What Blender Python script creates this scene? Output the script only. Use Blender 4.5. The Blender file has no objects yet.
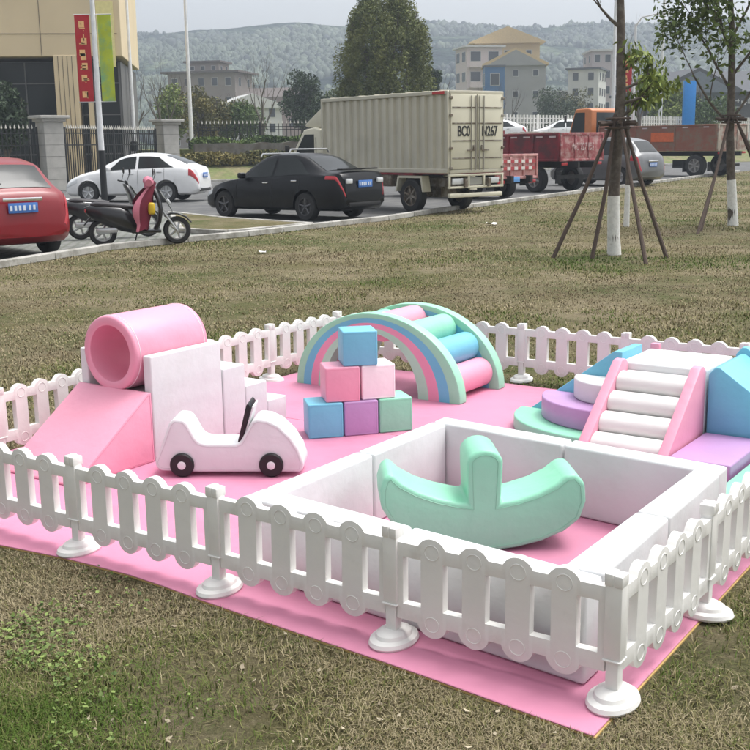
import bpy, bmesh, math, random
import numpy as np
from mathutils import Vector, Matrix, Euler

scene = bpy.context.scene
COL = scene.collection
R = math.radians

# ------------------------------------------------------------------ camera
cam_data = bpy.data.cameras.new('camera')
cam = bpy.data.objects.new('camera', cam_data)
COL.objects.link(cam)
cam.location = (0, 0, 1.6275)
cam.rotation_euler = (Matrix.Rotation(math.pi/2-0.205, 4, 'X') @ Matrix.Rotation(-0.015, 4, 'Z')).to_euler()
cam_data.sensor_width = 36
cam_data.lens = 1105/750*36
cam_data.clip_start = 0.05
cam_data.clip_end = 6000
scene.camera = cam

# ------------------------------------------------------------------ world and sun (overcast day)
SUN_DIR = Vector((0.42, 0.16, 1.15)).normalized()
elev = math.asin(SUN_DIR.z)
azim = math.atan2(SUN_DIR.x, SUN_DIR.y)
world = bpy.data.worlds.new('World')
scene.world = world
world.use_nodes = True
wn = world.node_tree.nodes; wl = world.node_tree.links
wn.clear()
sky = wn.new('ShaderNodeTexSky'); sky.sky_type = 'NISHITA'; sky.sun_disc = False
sky.sun_elevation = elev; sky.sun_rotation = azim
sky.air_density = 1.0; sky.dust_density = 6.0; sky.ozone_density = 1.0
bw = wn.new('ShaderNodeRGBToBW')
mixw = wn.new('ShaderNodeMix'); mixw.data_type = 'RGBA'; mixw.inputs[0].default_value = 0.84
bg = wn.new('ShaderNodeBackground'); bg.inputs['Strength'].default_value = 0.15
wo = wn.new('ShaderNodeOutputWorld')
wl.new(sky.outputs[0], bw.inputs[0])
wl.new(sky.outputs[0], mixw.inputs[6]); wl.new(bw.outputs[0], mixw.inputs[7])
wl.new(mixw.outputs[2], bg.inputs[0]); wl.new(bg.outputs[0], wo.inputs[0])

sun_data = bpy.data.lights.new('sun', 'SUN')
sun_data.energy = 0.6; sun_data.angle = R(25); sun_data.color = (1.0, 0.97, 0.93)
sun = bpy.data.objects.new('sun', sun_data); COL.objects.link(sun)
sun.rotation_euler = SUN_DIR.to_track_quat('Z', 'Y').to_euler()
sun.location = (5, 5, 30)

scene.view_settings.view_transform = 'Standard'
scene.view_settings.look = 'None'
scene.view_settings.gamma = 1
scene.view_settings.use_curve_mapping = False
scene.view_settings.exposure = 1.1
scene.render.engine = 'CYCLES'

# ------------------------------------------------------------------ materials
def srgb(r, g, b):
    f = lambda c: (c/255/12.92) if c/255 <= .04045 else ((c/255+.055)/1.055)**2.4
    return (f(r), f(g), f(b))

_M = {}
def mat(name, col, rough=.5, var=.08, vscale=6., bump=0., bscale=60., metal=0., coat=0., col2=None, c2scale=3., c2lo=.45, c2hi=.6, spec=.5):
    if name in _M: return _M[name]
    m = bpy.data.materials.new(name); m.use_nodes = True
    N = m.node_tree.nodes; Lk = m.node_tree.links
    p = N['Principled BSDF']
    tc = N.new('ShaderNodeTexCoord')
    n1 = N.new('ShaderNodeTexNoise'); n1.inputs['Scale'].default_value = vscale; n1.inputs['Detail'].default_value = 6
    Lk.new(tc.outputs['Object'], n1.inputs['Vector'])
    mr = N.new('ShaderNodeMapRange'); mr.inputs[3].default_value = 1-var; mr.inputs[4].default_value = 1+var
    mr.inputs[1].default_value = .3; mr.inputs[2].default_value = .7
    Lk.new(n1.outputs[0], mr.inputs[0])
    base = N.new('ShaderNodeRGB'); base.outputs[0].default_value = (*col, 1)
    src = base.outputs[0]
    if col2 is not None:
        n2 = N.new('ShaderNodeTexNoise'); n2.inputs['Scale'].default_value = c2scale; n2.inputs['Detail'].default_value = 8
        n2.inputs['Roughness'].default_value = .65
        Lk.new(tc.outputs['Object'], n2.inputs['Vector'])
        r2 = N.new('ShaderNodeMapRange'); r2.inputs[1].default_value = c2lo; r2.inputs[2].default_value = c2hi
        Lk.new(n2.outputs[0], r2.inputs[0])
        mx = N.new('ShaderNodeMix'); mx.data_type = 'RGBA'
        Lk.new(r2.outputs[0], mx.inputs[0]); Lk.new(src, mx.inputs[6]); mx.inputs[7].default_value = (*col2, 1)
        src = mx.outputs[2]
    vm = N.new('ShaderNodeVectorMath'); vm.operation = 'SCALE'
    Lk.new(src, vm.inputs[0]); Lk.new(mr.outputs[0], vm.inputs['Scale'])
    Lk.new(vm.outputs[0], p.inputs['Base Color'])
    p.inputs['Roughness'].default_value = rough; p.inputs['Metallic'].default_value = metal
    p.inputs['Coat Weight'].default_value = coat; p.inputs['Coat Roughness'].default_value = .05
    p.inputs['Specular IOR Level'].default_value = spec
    if bump:
        n3 = N.new('ShaderNodeTexNoise'); n3.inputs['Scale'].default_value = bscale; n3.inputs['Detail'].default_value = 4
        Lk.new(tc.outputs['Object'], n3.inputs['Vector'])
        b = N.new('ShaderNodeBump'); b.inputs['Strength'].default_value = bump; b.inputs['Distance'].default_value = .01
        Lk.new(n3.outputs[0], b.inputs['Height']); Lk.new(b.outputs[0], p.inputs['Normal'])
    _M[name] = m
    return m

def vinyl(name, c, **k):
    k = {**dict(rough=.40, var=.04, vscale=4, bump=.75, bscale=6.5, spec=.4), **k}
    return mat(name, c, **k)

def leafmat(name, c1, c2):
    """foliage with per-leaf colour variation carried by a mesh attribute"""
    if name in _M: return _M[name]
    m = bpy.data.materials.new(name); m.use_nodes = True
    N = m.node_tree.nodes; Lk = m.node_tree.links; p = N['Principled BSDF']
    a = N.new('ShaderNodeAttribute'); a.attribute_name = 'tone'
    mx = N.new('ShaderNodeMix'); mx.data_type = 'RGBA'
    mx.inputs[6].default_value = (*c1, 1); mx.inputs[7].default_value = (*c2, 1)
    Lk.new(a.outputs['Fac'], mx.inputs[0]); Lk.new(mx.outputs[2], p.inputs['Base Color'])
    p.inputs['Roughness'].default_value = .6; p.inputs['Specular IOR Level'].default_value = .25
    _M[name] = m
    return m

PINK = vinyl('pink_vinyl', srgb(228, 156, 178))
PALEPINK = vinyl('pale_pink_vinyl', srgb(244, 230, 234))
WHITE = vinyl('white_vinyl', srgb(216, 218, 219), col2=srgb(200, 199, 198), c2scale=2.6, c2lo=.5, c2hi=.8)
BLUE = vinyl('blue_vinyl', srgb(114, 186, 210))
MINT = vinyl('mint_vinyl', srgb(142, 208, 178))
PURPLE = vinyl('purple_vinyl', srgb(182, 144, 190))
PLASTIC = mat('white_plastic', srgb(226, 225, 221), rough=.38, var=.05, vscale=3, bump=.15, bscale=25, spec=.45, col2=(.55, .53, .48), c2scale=5, c2lo=.58, c2hi=.85)
MATPINK = mat('pink_mat', srgb(204, 132, 160), rough=.6, var=.05, vscale=1.5, bump=.6, bscale=5, col2=srgb(188, 118, 144), c2scale=2.2, c2lo=.48, c2hi=.75)
MATEDGE = mat('mat_underlayer', srgb(190, 160, 100), rough=.8)
BLACKV = vinyl('black_vinyl', (.012, .012, .013), rough=.35)
SEAM = mat('seam', (.35, .33, .34), rough=.8)
RUBBER = mat('rubber', (.02, .02, .021), rough=.75, bump=.3, bscale=80)
DARK = mat('dark_underbody', (.016, .016, .017), rough=.8)
CHROME = mat('bright_metal', (.75, .75, .76), rough=.2, metal=.9, var=.05)
ALLOY = mat('alloy', (.55, .56, .57), rough=.32, metal=.7)
GLASS = mat('tinted_glass', (.022, .026, .027), rough=.12, var=.0, spec=.25)
REDPAINT = mat('red_paint', srgb(126, 12, 26), rough=.32, coat=.15, var=.04)
WHITEPAINT = mat('white_paint', (.78, .79, .80), rough=.3, coat=.6, var=.03)
BLACKPAINT = mat('black_paint', (.004, .0045, .006), rough=.3, coat=.08, spec=.3, var=.05)
SILVERPAINT = mat('silver_paint', (.42, .43, .44), rough=.3, coat=.5, metal=.3, var=.05)
TAILRED = mat('tail_light', (.42, .02, .03), rough=.15, coat=.5)
LENS = mat('clear_lens', (.62, .64, .66), rough=.1, coat=.5)
AMBER = mat('amber_lens', (.7, .22, .03), rough=.2)
PLATEBLUE = mat('plate_blue', srgb(70, 118, 190), rough=.4, var=.15, vscale=18)
PLATEWHITE = mat('plate_white', (.7, .75, .85), rough=.4)
BARK = mat('bark', (.085, .068, .055), rough=.9, bump=.8, bscale=30, col2=(.14, .12, .10), c2scale=9)
LIME = mat('whitewash', (.74, .74, .71), rough=.85, bump=.5, bscale=40, var=.1, vscale=20, col2=(.52, .5, .46), c2scale=12, c2lo=.55, c2hi=.75)
STAKE = mat('stake_wood', (.075, .052, .04), rough=.85, bump=.5, bscale=50)
STONE = mat('pale_stone', (.40, .39, .36), rough=.85, bump=.4, bscale=20, var=.12, vscale=3)
KERB = mat('kerb_concrete', (.42, .41, .38), rough=.9, bump=.5, bscale=30, var=.15, vscale=2, col2=(.26, .25, .22), c2scale=3)
IRON = mat('black_iron', (.012, .013, .014), rough=.5)
IRONTIP = mat('pale_tips', (.55, .53, .48), rough=.5)

# ------------------------------------------------------------------ object helpers
def tag(o, label=None, cat=None, group=None, kind=None):
    if label: o['label'] = label
    if cat: o['category'] = cat
    if group: o['group'] = group
    if kind: o['kind'] = kind
    return o

def thing(name, label, cat, loc=(0, 0, 0), rz=0., group=None):
    o = bpy.data.objects.new(name, None); COL.objects.link(o)
    o.location = loc; o.rotation_euler = (0, 0, rz); o.empty_display_size = .2
    return tag(o, label, cat, group)

def copy_tree(o, parent=None):
    c = o.copy(); COL.objects.link(c); c.parent = parent
    for ch in list(o.children):
        copy_tree(ch, c)
    return c

class MB:
    """collects primitives into one mesh"""
    def __init__(s): s.v = []; s.f = []; s.mi = []; s.cur = 0
    def raw(s, vs, fs):
        k = len(s.v); s.v += [tuple(map(float, q)) for q in vs]
        s.f += [tuple(k+i for i in f) for f in fs]; s.mi += [s.cur]*len(fs); return s
    def bm(s, b, M=None):
        b.verts.index_update()
        vs = [(M @ v.co if M else v.co) for v in b.verts]
        s.raw(vs, [[v.index for v in f.verts] for f in b.faces]); b.free(); return s
    def box(s, c, d, bevel=0., seg=2, rot=None, taper=None):
        b = bmesh.new(); bmesh.ops.create_cube(b, size=1.)
        for v in b.verts:
            k = 1.
            if taper and v.co.z > 0: k = taper
            v.co = Vector((v.co.x*d[0]*k, v.co.y*d[1]*k, v.co.z*d[2]))
        if bevel: bmesh.ops.bevel(b, geom=b.edges[:], offset=bevel, segments=seg, profile=.5, affect='EDGES')
        M = Matrix.Translation(c)
        if rot is not None: M = M @ Euler(rot).to_matrix().to_4x4()
        return s.bm(b, M)
    def prism(s, prof, d0, d1, plane='xz', bevel=0., seg=2, M=None):
        """extrude a closed 2-D profile; plane xz -> along y, yz -> along x, xy -> along z"""
        def P3(a, b_, d):
            return {'xz': (a, d, b_), 'yz': (d, a, b_), 'xy': (a, b_, d)}[plane]
        b = bmesh.new()
        A = [b.verts.new(P3(p[0], p[1], d0)) for p in prof]
        Bv = [b.verts.new(P3(p[0], p[1], d1)) for p in prof]
        n = len(prof)
        b.faces.new(A); b.faces.new(Bv[::-1])
        for i in range(n): b.faces.new((A[i], Bv[i], Bv[(i+1) % n], A[(i+1) % n]))
        bmesh.ops.recalc_face_normals(b, faces=b.faces[:])
        if bevel:
            es = [e for e in b.edges if len(e.link_faces) == 2 and e.calc_face_angle(0) > R(28)]
            bmesh.ops.bevel(b, geom=es, offset=bevel, segments=seg, profile=.5, affect='EDGES', clamp_overlap=True)
        bmesh.ops.triangulate(b, faces=[f for f in b.faces if len(f.verts) > 4])
        return s.bm(b, M)
    def tube(s, pts, rad, n=8, cap=True, sq=None):
        pts = [Vector(p) for p in pts]
        if not hasattr(rad, '__len__'): rad = [rad]*len(pts)
        rings = []; prev = None
        for i, p in enumerate(pts):
            t = (pts[min(i+1, len(pts)-1)]-pts[max(i-1, 0)]).normalized()
            if prev is None:
                a = t.orthogonal().normalized()
            else:
                a = (prev - t*prev.dot(t)).normalized()
            prev = a; b = t.cross(a)
            rings.append([p+(a*math.cos(2*math.pi*k/n)+b*math.sin(2*math.pi*k/n))*rad[i] for k in range(n)])
        vs = [q for r in rings for q in r]; fs = []
        for i in range(len(rings)-1):
            for k in range(n):
                fs.append((i*n+k, i*n+(k+1) % n, (i+1)*n+(k+1) % n, (i+1)*n+k))
        if cap:
            fs.append(tuple(range(n))[::-1]); fs.append(tuple(range((len(rings)-1)*n, len(rings)*n)))
        return s.raw(vs, fs)
    def lathe(s, prof, c=(0, 0, 0), axis='z', n=24, cap=True):
        """prof: list of (radius, height along axis)"""
        vs = []; fs = []
        for r, h in prof:
            for k in range(n):
                a = 2*math.pi*k/n; x, y = r*math.cos(a), r*math.sin(a)
                q = {'z': (x, y, h), 'x': (h, x, y), 'y': (y, h, x)}[axis]
                vs.append((q[0]+c[0], q[1]+c[1], q[2]+c[2]))
        for i in range(len(prof)-1):
            for k in range(n): fs.append((i*n+k, i*n+(k+1) % n, (i+1)*n+(k+1) % n, (i+1)*n+k))
        if cap:
            fs.append(tuple(range(n))[::-1]); fs.append(tuple(range((len(prof)-1)*n, len(prof)*n)))
        return s.raw(vs, fs)
    def grid(s, fn, nu, nv, flip=False):
        vs = [fn(i/nu, j/nv) for i in range(nu+1) for j in range(nv+1)]
        fs = []
        for i in range(nu):
            for j in range(nv):
                q = (i*(nv+1)+j, (i+1)*(nv+1)+j, (i+1)*(nv+1)+j+1, i*(nv+1)+j+1)
                fs.append(q[::-1] if flip else q)
        return s.raw(vs, fs)
    def build(s, name, m, parent=None, smooth=True, angle=38, loc=None, subd=0):
        me = bpy.data.meshes.new(name)
        me.from_pydata(s.v, [], s.f)
        ms = m if isinstance(m, (list, tuple)) else [m]
        for q in ms: me.materials.append(q)
        if len(ms) > 1: me.polygons.foreach_set('material_index', s.mi)
        me.update()
        b = bmesh.new(); b.from_mesh(me)
        bmesh.ops.recalc_face_normals(b, faces=b.faces[:]); b.to_mesh(me); b.free()
        if smooth:
            me.polygons.foreach_set('use_smooth', [True]*len(me.polygons))
            me.set_sharp_from_angle(angle=R(angle))
        o = bpy.data.objects.new(name, me); COL.objects.link(o)
        if parent: o.parent = parent
        if loc: o.location = loc
        return o

def raw_mesh(name, V, F, m, parent=None, tone=None, smooth=False):
    """big numpy meshes: V (n,3), F (m,k)"""
    me = bpy.data.meshes.new(name)
    V = np.asarray(V, np.float32); F = np.asarray(F, np.int32); k = F.shape[1]
    me.vertices.add(len(V)); me.vertices.foreach_set('co', V.ravel())
    me.loops.add(F.size); me.loops.foreach_set('vertex_index', F.ravel())
    me.polygons.add(len(F)); me.polygons.foreach_set('loop_start', np.arange(0, F.size, k, dtype=np.int32))
    me.update(calc_edges=True)
    if tone is not None:
        a = me.attributes.new('tone', 'FLOAT', 'POINT'); a.data.foreach_set('value', np.asarray(tone, np.float32))
    me.materials.append(m)
    if smooth: me.polygons.foreach_set('use_smooth', np.ones(len(F), bool))
    me.validate()
    o = bpy.data.objects.new(name, me); COL.objects.link(o)
    if parent: o.parent = parent
    return o

# playground frame: u runs left along the front fence, v runs away along the right fence
P0 = Vector((0.691, 2.977, 0))
UX = Vector((-0.821, 0.571, 0)); VX = Vector((0.571, 0.821, 0))
RZ = math.atan2(VX.y, VX.x)           # local x = v, local y = u
def W(u, v, z=0.): return P0 + UX*u + VX*v + Vector((0, 0, z))
HERE = W(0, 0)                        # things of the play area are modelled as (v, u, z) from the near corner
def stitch(prof, d, plane, parent, m, inset=.012, r=.0013, name='seam'):
    """welt seam running round a flat face of a foam block, inside its edge"""
    n = len(prof); cx = sum(p[0] for p in prof)/n; cz = sum(p[1] for p in prof)/n
    pts = []
    for i in range(n):
        p, a, c = Vector(prof[i]), Vector(prof[i-1]), Vector(prof[(i+1) % n])
        e1 = (p-a).normalized(); e2 = (c-p).normalized()
        n1 = Vector((-e1.y, e1.x)); n2 = Vector((-e2.y, e2.x)); nn = n1+n2
        if nn.length < .2: nn = n1
        nn = nn.normalized(); k = inset/max(.5, nn.dot(n1))
        pts.append(p+nn*k*stitch.sgn)
    pts.append(pts[0])
    P3 = {'xz': lambda q: (q[0], d, q[1]), 'yz': lambda q: (d, q[0], q[1]), 'xy': lambda q: (q[0], q[1], d)}[plane]
    b = MB(); b.tube([P3(q) for q in pts], r, n=5, cap=False); return b.build(name, m, parent)
stitch.sgn = 1
def play(name, label, cat, u=0., v=0., z=0., group=None, rz=0.):
    return thing(name, label, cat, W(u, v, z), RZ+rz, group)
def lp(prof, o): return [(a-o[0], b-o[1]) for a, b in prof]

# ================================================================== GROUND
def lawn_material():
    m = bpy.data.materials.new('lawn'); m.use_nodes = True
    N = m.node_tree.nodes; Lk = m.node_tree.links; p = N['Principled BSDF']
    tc = N.new('ShaderNodeTexCoord')
    def noise(sc, det=6, ro=.6, stretch=None):
        n = N.new('ShaderNodeTexNoise'); n.inputs['Scale'].default_value = sc; n.inputs['Detail'].default_value = det
        n.inputs['Roughness'].default_value = ro
        if stretch:
            mp = N.new('ShaderNodeMapping'); mp.inputs['Scale'].default_value = stretch
            Lk.new(tc.outputs['Object'], mp.inputs[0]); Lk.new(mp.outputs[0], n.inputs['Vector'])
        else: Lk.new(tc.outputs['Object'], n.inputs['Vector'])
        return n
    def ramp(n, lo, hi):
        r = N.new('ShaderNodeMapRange'); r.inputs[1].default_value = lo; r.inputs[2].default_value = hi
        Lk.new(n.outputs[0], r.inputs[0]); return r.outputs[0]
    def mix(a, b, f):
        x = N.new('ShaderNodeMix'); x.data_type = 'RGBA'
        for i, q in ((6, a), (7, b)):
            if isinstance(q, tuple): x.inputs[i].default_value = (*q, 1)
            else: Lk.new(q, x.inputs[i])
        Lk.new(f, x.inputs[0]); return x.outputs[2]
    straw = (.225, .19, .12); soil = (.09, .07, .045); green = (.085, .10, .035); olive = (.14, .125, .06)
    c = mix(straw, olive, ramp(noise(.6, 8, .7), .42, .58))
    c = mix(c, green, ramp(noise(.35, 8, .72), .46, .60))
    c = mix(c, soil, ramp(noise(2.2, 8, .75), .54, .70))
    c = mix(c, straw, ramp(noise(9, 8, .8), .52, .66))
    fine = noise(70, 4, .8); f2 = noise(260, 3, .7)
    mr = N.new('ShaderNodeMapRange'); mr.inputs[1].default_value = .3; mr.inputs[2].default_value = .7
    mr.inputs[3].default_value = .55; mr.inputs[4].default_value = 1.45
    Lk.new(fine.outputs[0], mr.inputs[0])
    vm = N.new('ShaderNodeVectorMath'); vm.operation = 'SCALE'; Lk.new(c, vm.inputs[0]); Lk.new(mr.outputs[0], vm.inputs['Scale'])
    Lk.new(vm.outputs[0], p.inputs['Base Color']); p.inputs['Roughness'].default_value = .95
    p.inputs['Specular IOR Level'].default_value = .1
    b = N.new('ShaderNodeBump'); b.inputs['Strength'].default_value = 1; b.inputs['Distance'].default_value = .03
    Lk.new(noise(25, 8, .8).outputs[0], b.inputs['Height']); Lk.new(b.outputs[0], p.inputs['Normal'])
    return m
LAWN = lawn_material()
def quad_sheet(name, pts, z, m, kind='structure'):
    b = MB(); b.raw([(x, y, z) for x, y in pts], [tuple(range(len(pts)))])
    return tag(b.build(name, m, smooth=False), kind=kind)
quad_sheet('ground', [(-3000, -600), (3000, -600), (3000, 3500), (-3000, 3500)], 0, LAWN)

ASPHALT = mat('asphalt', (.085, .087, .088), rough=.9, var=.12, vscale=.8, bump=.5, bscale=60, col2=(.13, .13, .125), c2scale=1.3)
PAVERS = None
def paver_material():
    m = bpy.data.materials.new('pavers'); m.use_nodes = True
    N = m.node_tree.nodes; Lk = m.node_tree.links; p = N['Principled BSDF']
    tc = N.new('ShaderNodeTexCoord'); mp = N.new('ShaderNodeMapping'); mp.inputs['Rotation'].default_value = (0, 0, R(38))
    Lk.new(tc.outputs['Object'], mp.inputs[0])
    bt = N.new('ShaderNodeTexBrick'); bt.inputs['Scale'].default_value = 2.2
    bt.inputs['Color1'].default_value = (.25, .25, .24, 1); bt.inputs['Color2'].default_value = (.17, .175, .17, 1)
    bt.inputs['Mortar'].default_value = (.06, .075, .04, 1); bt.inputs['Mortar Size'].default_value = .035
    Lk.new(mp.outputs[0], bt.inputs[0]); Lk.new(bt.outputs[0], p.inputs['Base Color']); p.inputs['Roughness'].default_value = .9
    return m
PAVERS = paver_material()

KL = [(-12, 3.5), (-9, 8.7), (-5.4, 15.4), (-4.35, 18.2), (-3.3, 19.55), (-2.35, 20.65), (-1.2, 22.4), (.3, 24.5), (1.5, 27.0), (3.6, 30.8), (7.9, 38.3), (18.8, 57.5), (40, 95)]
FAR = [(-60, 20), (-25, 36), (-14, 45.5), (-9.7, 53), (-5, 55), (0, 58), (26, 82), (60, 115)]
road = MB()
road.raw([(x, y, .004) for x, y in KL] + [(x, y, .004) for x, y in FAR[::-1]], [tuple(range(len(KL)+len(FAR)))])
tag(road.build('road', ASPHALT, smooth=False), kind='structure')
quad_sheet('parking_bay', [(-12, 3.6), (-5.42, 15.5), (-4.37, 18.3), (-3.32, 19.65), (-2.6, 20.5), (-3.9, 22.3), (-4.95, 27.6), (-9.5, 24.5), (-17, 10)], .008, PAVERS)

def strip(pts, w, h, name, m, z0=0.):
    """kerb laid along a polyline, in separate stones with small joints"""
    b = MB()
    for (x0, y0), (x1, y1) in zip(pts[:-1], pts[1:]):
        d = Vector((x1-x0, y1-y0, 0)); Ln = d.length; d.normalize(); n = max(1, int(Ln/1.0))
        a = math.atan2(d.y, d.x)
        for i in range(n):
            s = Ln/n; c = Vector((x0, y0, 0))+d*(i+.5)*s
            b.box((c.x, c.y, z0+h/2), (s-.008, w, h), bevel=.012, seg=1, rot=(0, 0, a+random.uniform(-.006, .006)))
    return tag(b.build(name, m), kind='structure')
random.seed(4)
strip(KL[1:12], .14, .11, 'kerb', KERB)
# raised grass island between the bays
ISL = [(-3.75, 21.75), (-2.75, 21.0), (-1.25, 22.75), (-3.3, 25.0), (-5.0, 27.6)]
isl = MB(); isl.prism(ISL, 0.006, .09, plane='xy'); tag(isl.build('grass_island', LAWN, smooth=False), kind='structure')
strip(ISL+[ISL[0]], .12, .10, 'island_kerb', KERB, .004)
strip(FAR[2:7], .15, .12, 'far_kerb', KERB)
# bank and terrace beyond the road
bank = MB()
BL = [(-9.2, 54.5), (-5, 56), (0, 59), (26, 83), (60, 116)]
BT = [(-9.2, 60), (-5, 61), (1, 63), (24, 86), (58, 119)]
n = len(BL)
bank.raw([(x, y, .01) for x, y in BL]+[(x, y, 1.0) for x, y in BT], [(i, i+1, n+i+1, n+i) for i in range(n-1)])
GREENBANK = mat('bank_grass', (.12, .15, .045), rough=.95, col2=(.18, .16, .08), c2scale=.8, var=.3, vscale=6, bump=.6, bscale=8)
tag(bank.build('grass_bank', GREENBANK), kind='structure')
ter = MB()
T2 = [(-9.2, 60.2), (-5, 61.2), (1, 63.2), (24, 86.2), (58, 119), (300, 260), (100, 330), (-120, 330), (-80, 120), (-20, 75)]
ter.prism(T2, .02, 1.55, plane='xy')
tag(ter.build('terrace', GREENBANK, smooth=False), kind='structure')

# hills
def fbm(x, y, seed=0):
    r = np.random.RandomState(seed); z = 0
    for o in range(6):
        k = 2**o; a = .5**o
        for j in range(4):
            th = r.uniform(0, 6.28); ph = r.uniform(0, 6.28); f = k*r.uniform(.7, 1.3)
            z = z + a*np.sin((x*math.cos(th)+y*math.sin(th))*f+ph)/4
    return z
def hill_material():
    m = bpy.data.materials.new('wooded_hill'); m.use_nodes = True
    N = m.node_tree.nodes; Lk = m.node_tree.links; p = N['Principled BSDF']
    tc = N.new('ShaderNodeTexCoord')
    v = N.new('ShaderNodeTexVoronoi'); v.inputs['Scale'].default_value = .23; Lk.new(tc.outputs['Object'], v.inputs['Vector'])
    n = N.new('ShaderNodeTexNoise'); n.inputs['Scale'].default_value = .02; n.inputs['Detail'].default_value = 10; n.inputs['Roughness'].default_value = .7
    Lk.new(tc.outputs['Object'], n.inputs['Vector'])
    cr = N.new('ShaderNodeValToRGB'); e = cr.color_ramp.elements
    e[0].position = .42; e[0].color = (.012, .024, .022, 1); e[1].position = .62; e[1].color = (.20, .24, .15, 1)
    e2 = cr.color_ramp.elements.new(.52); e2.color = (.035, .058, .038, 1)
    Lk.new(n.outputs[0], cr.inputs[0])
    mx = N.new('ShaderNodeMix'); mx.data_type = 'RGBA'; mx.blend_type = 'MULTIPLY'; mx.inputs[0].default_value = .8
    Lk.new(cr.outputs[0], mx.inputs[6]); vb = N.new('ShaderNodeRGBToBW'); Lk.new(v.outputs['Color'], vb.inputs[0]); Lk.new(vb.outputs[0], mx.inputs[7])
    mx2 = N.new('ShaderNodeMix'); mx2.data_type = 'RGBA'; mx2.inputs[0].default_value = .3
    Lk.new(mx.outputs[2], mx2.inputs[6]); Lk.new(cr.outputs[0], mx2.inputs[7])
    Lk.new(mx2.outputs[2], p.inputs['Base Color']); p.inputs['Roughness'].default_value = 1
    p.inputs['Specular IOR Level'].default_value = 0
    b = N.new('ShaderNodeBump'); b.inputs['Distance'].default_value = 3; b.inputs['Strength'].default_value = 1
    Lk.new(v.outputs['Distance'], b.inputs['Height']); b.invert = True; Lk.new(b.outputs[0], p.inputs['Normal'])
    return m
HILL = hill_material()
def hill(name, y0, y1, ridge, seed, x0, x1, nx=260, ny=70):
    X, T = np.meshgrid(np.linspace(x0, x1, nx), np.linspace(0, 1, ny), indexing='ij')
    Y = y0+(y1-y0)*T
    prof = np.clip(T/.8, 0, 1); prof = prof**1.15
    drop = np.clip((T-.8)/.2, 0, 1)
    rz = ridge*(1+.035*fbm(X/260., X*0, seed))
    Z = rz*prof - rz*.9*drop**1.5 + (fbm(X/60., Y/60., seed+3)*ridge*.10+fbm(X/14., Y/14., seed+5)*ridge*.03)*np.sin(np.clip(T, 0, 1)*math.pi)**.5
    V = np.stack([X, Y, np.maximum(Z, -1)], -1).reshape(-1, 3)
    i, j = np.meshgrid(np.arange(nx-1), np.arange(ny-1), indexing='ij'); a = (i*ny+j).ravel()
    F = np.stack([a, a+ny, a+ny+1, a+1], 1)
    hill.Z = Z; hill.grid = (np.linspace(x0, x1, nx), y0, y1, ny)
    return tag(raw_mesh(name, V, F, HILL, smooth=True), kind='structure')
hill('hills', 260, 760, 66, 11, -420, 520)

def hill_woods(n, seed):
    """round tree crowns covering the visible slope, far too many to count"""
    rs = np.random.RandomState(seed); xs, y0, y1, ny = hill.grid; Z = hill.Z
    T = rs.uniform(.0, .80, n)**.8; y = y0+(y1-y0)*T; x = rs.uniform(-.42, .44, n)*y
    ix = np.clip(((x-xs[0])/(xs[-1]-xs[0])*(len(xs)-1)), 0, len(xs)-2); iy = np.clip(T*(ny-1), 0, ny-2)
    i0 = ix.astype(int); j0 = iy.astype(int); fx = ix-i0; fy = iy-j0
    z = Z[i0, j0]*(1-fx)*(1-fy)+Z[i0+1, j0]*fx*(1-fy)+Z[i0, j0+1]*(1-fx)*fy+Z[i0+1, j0+1]*fx*fy
    cl = fbm(x/38., y/38., 91)+.5*fbm(x/11., y/11., 92)
    ok = cl > .0+rs.uniform(-.3, .3, n); x, y, z, cl = x[ok], y[ok], z[ok], cl[ok]; n = len(x)
    r = rs.uniform(.7, 1.9, n)**1.15*(y/450)**.35*np.clip(1+.7*fbm(x/24., y/24., 97), .5, 1.7); h = r*rs.uniform(.8, 1.9, n)
    m = 5; rings = [(1.0, 0.), (1.0, .45), (.62, .85)]
    V = []
    for (rr_, hh) in rings:
        for k in range(m):
            a = 2*math.pi*k/m
            j = rs.uniform(.75, 1.25, n)
            V.append(np.stack([x+r*rr_*j*math.cos(a), y+r*rr_*j*math.sin(a), z-.5+h*hh*j], 1))
    V.append(np.stack([x, y, z+h*1.05], 1))
    V = np.stack(V, 1); nv = V.shape[1]; V = V.reshape(-1, 3)
    F = []
    for q in range(2):
        for k in range(m):
            a, b, c, d = q*m+k, q*m+(k+1) % m, (q+1)*m+(k+1) % m, (q+1)*m+k
            F += [(a, b, c), (a, c, d)]
    for k in range(m): F.append((2*m+k, 2*m+(k+1) % m, 3*m))
    F = (np.arange(n)[:, None, None]*nv+np.array(F)[None]).reshape(-1, 3)
    tone = np.clip(.40+.5*fbm(x/70., y/70., 93)+rs.normal(0, .2, n), 0, 1)
    m_ = leafmat('hill_wood', (.009, .018, .020), (.115, .145, .095))
    return tag(raw_mesh('hill_woods', V, F, m_, None, np.repeat(tone, nv)), 'distant wooded slope of mixed dark and pale green trees', 'woodland', kind='stuff')
hill_woods(75000, 5)

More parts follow.
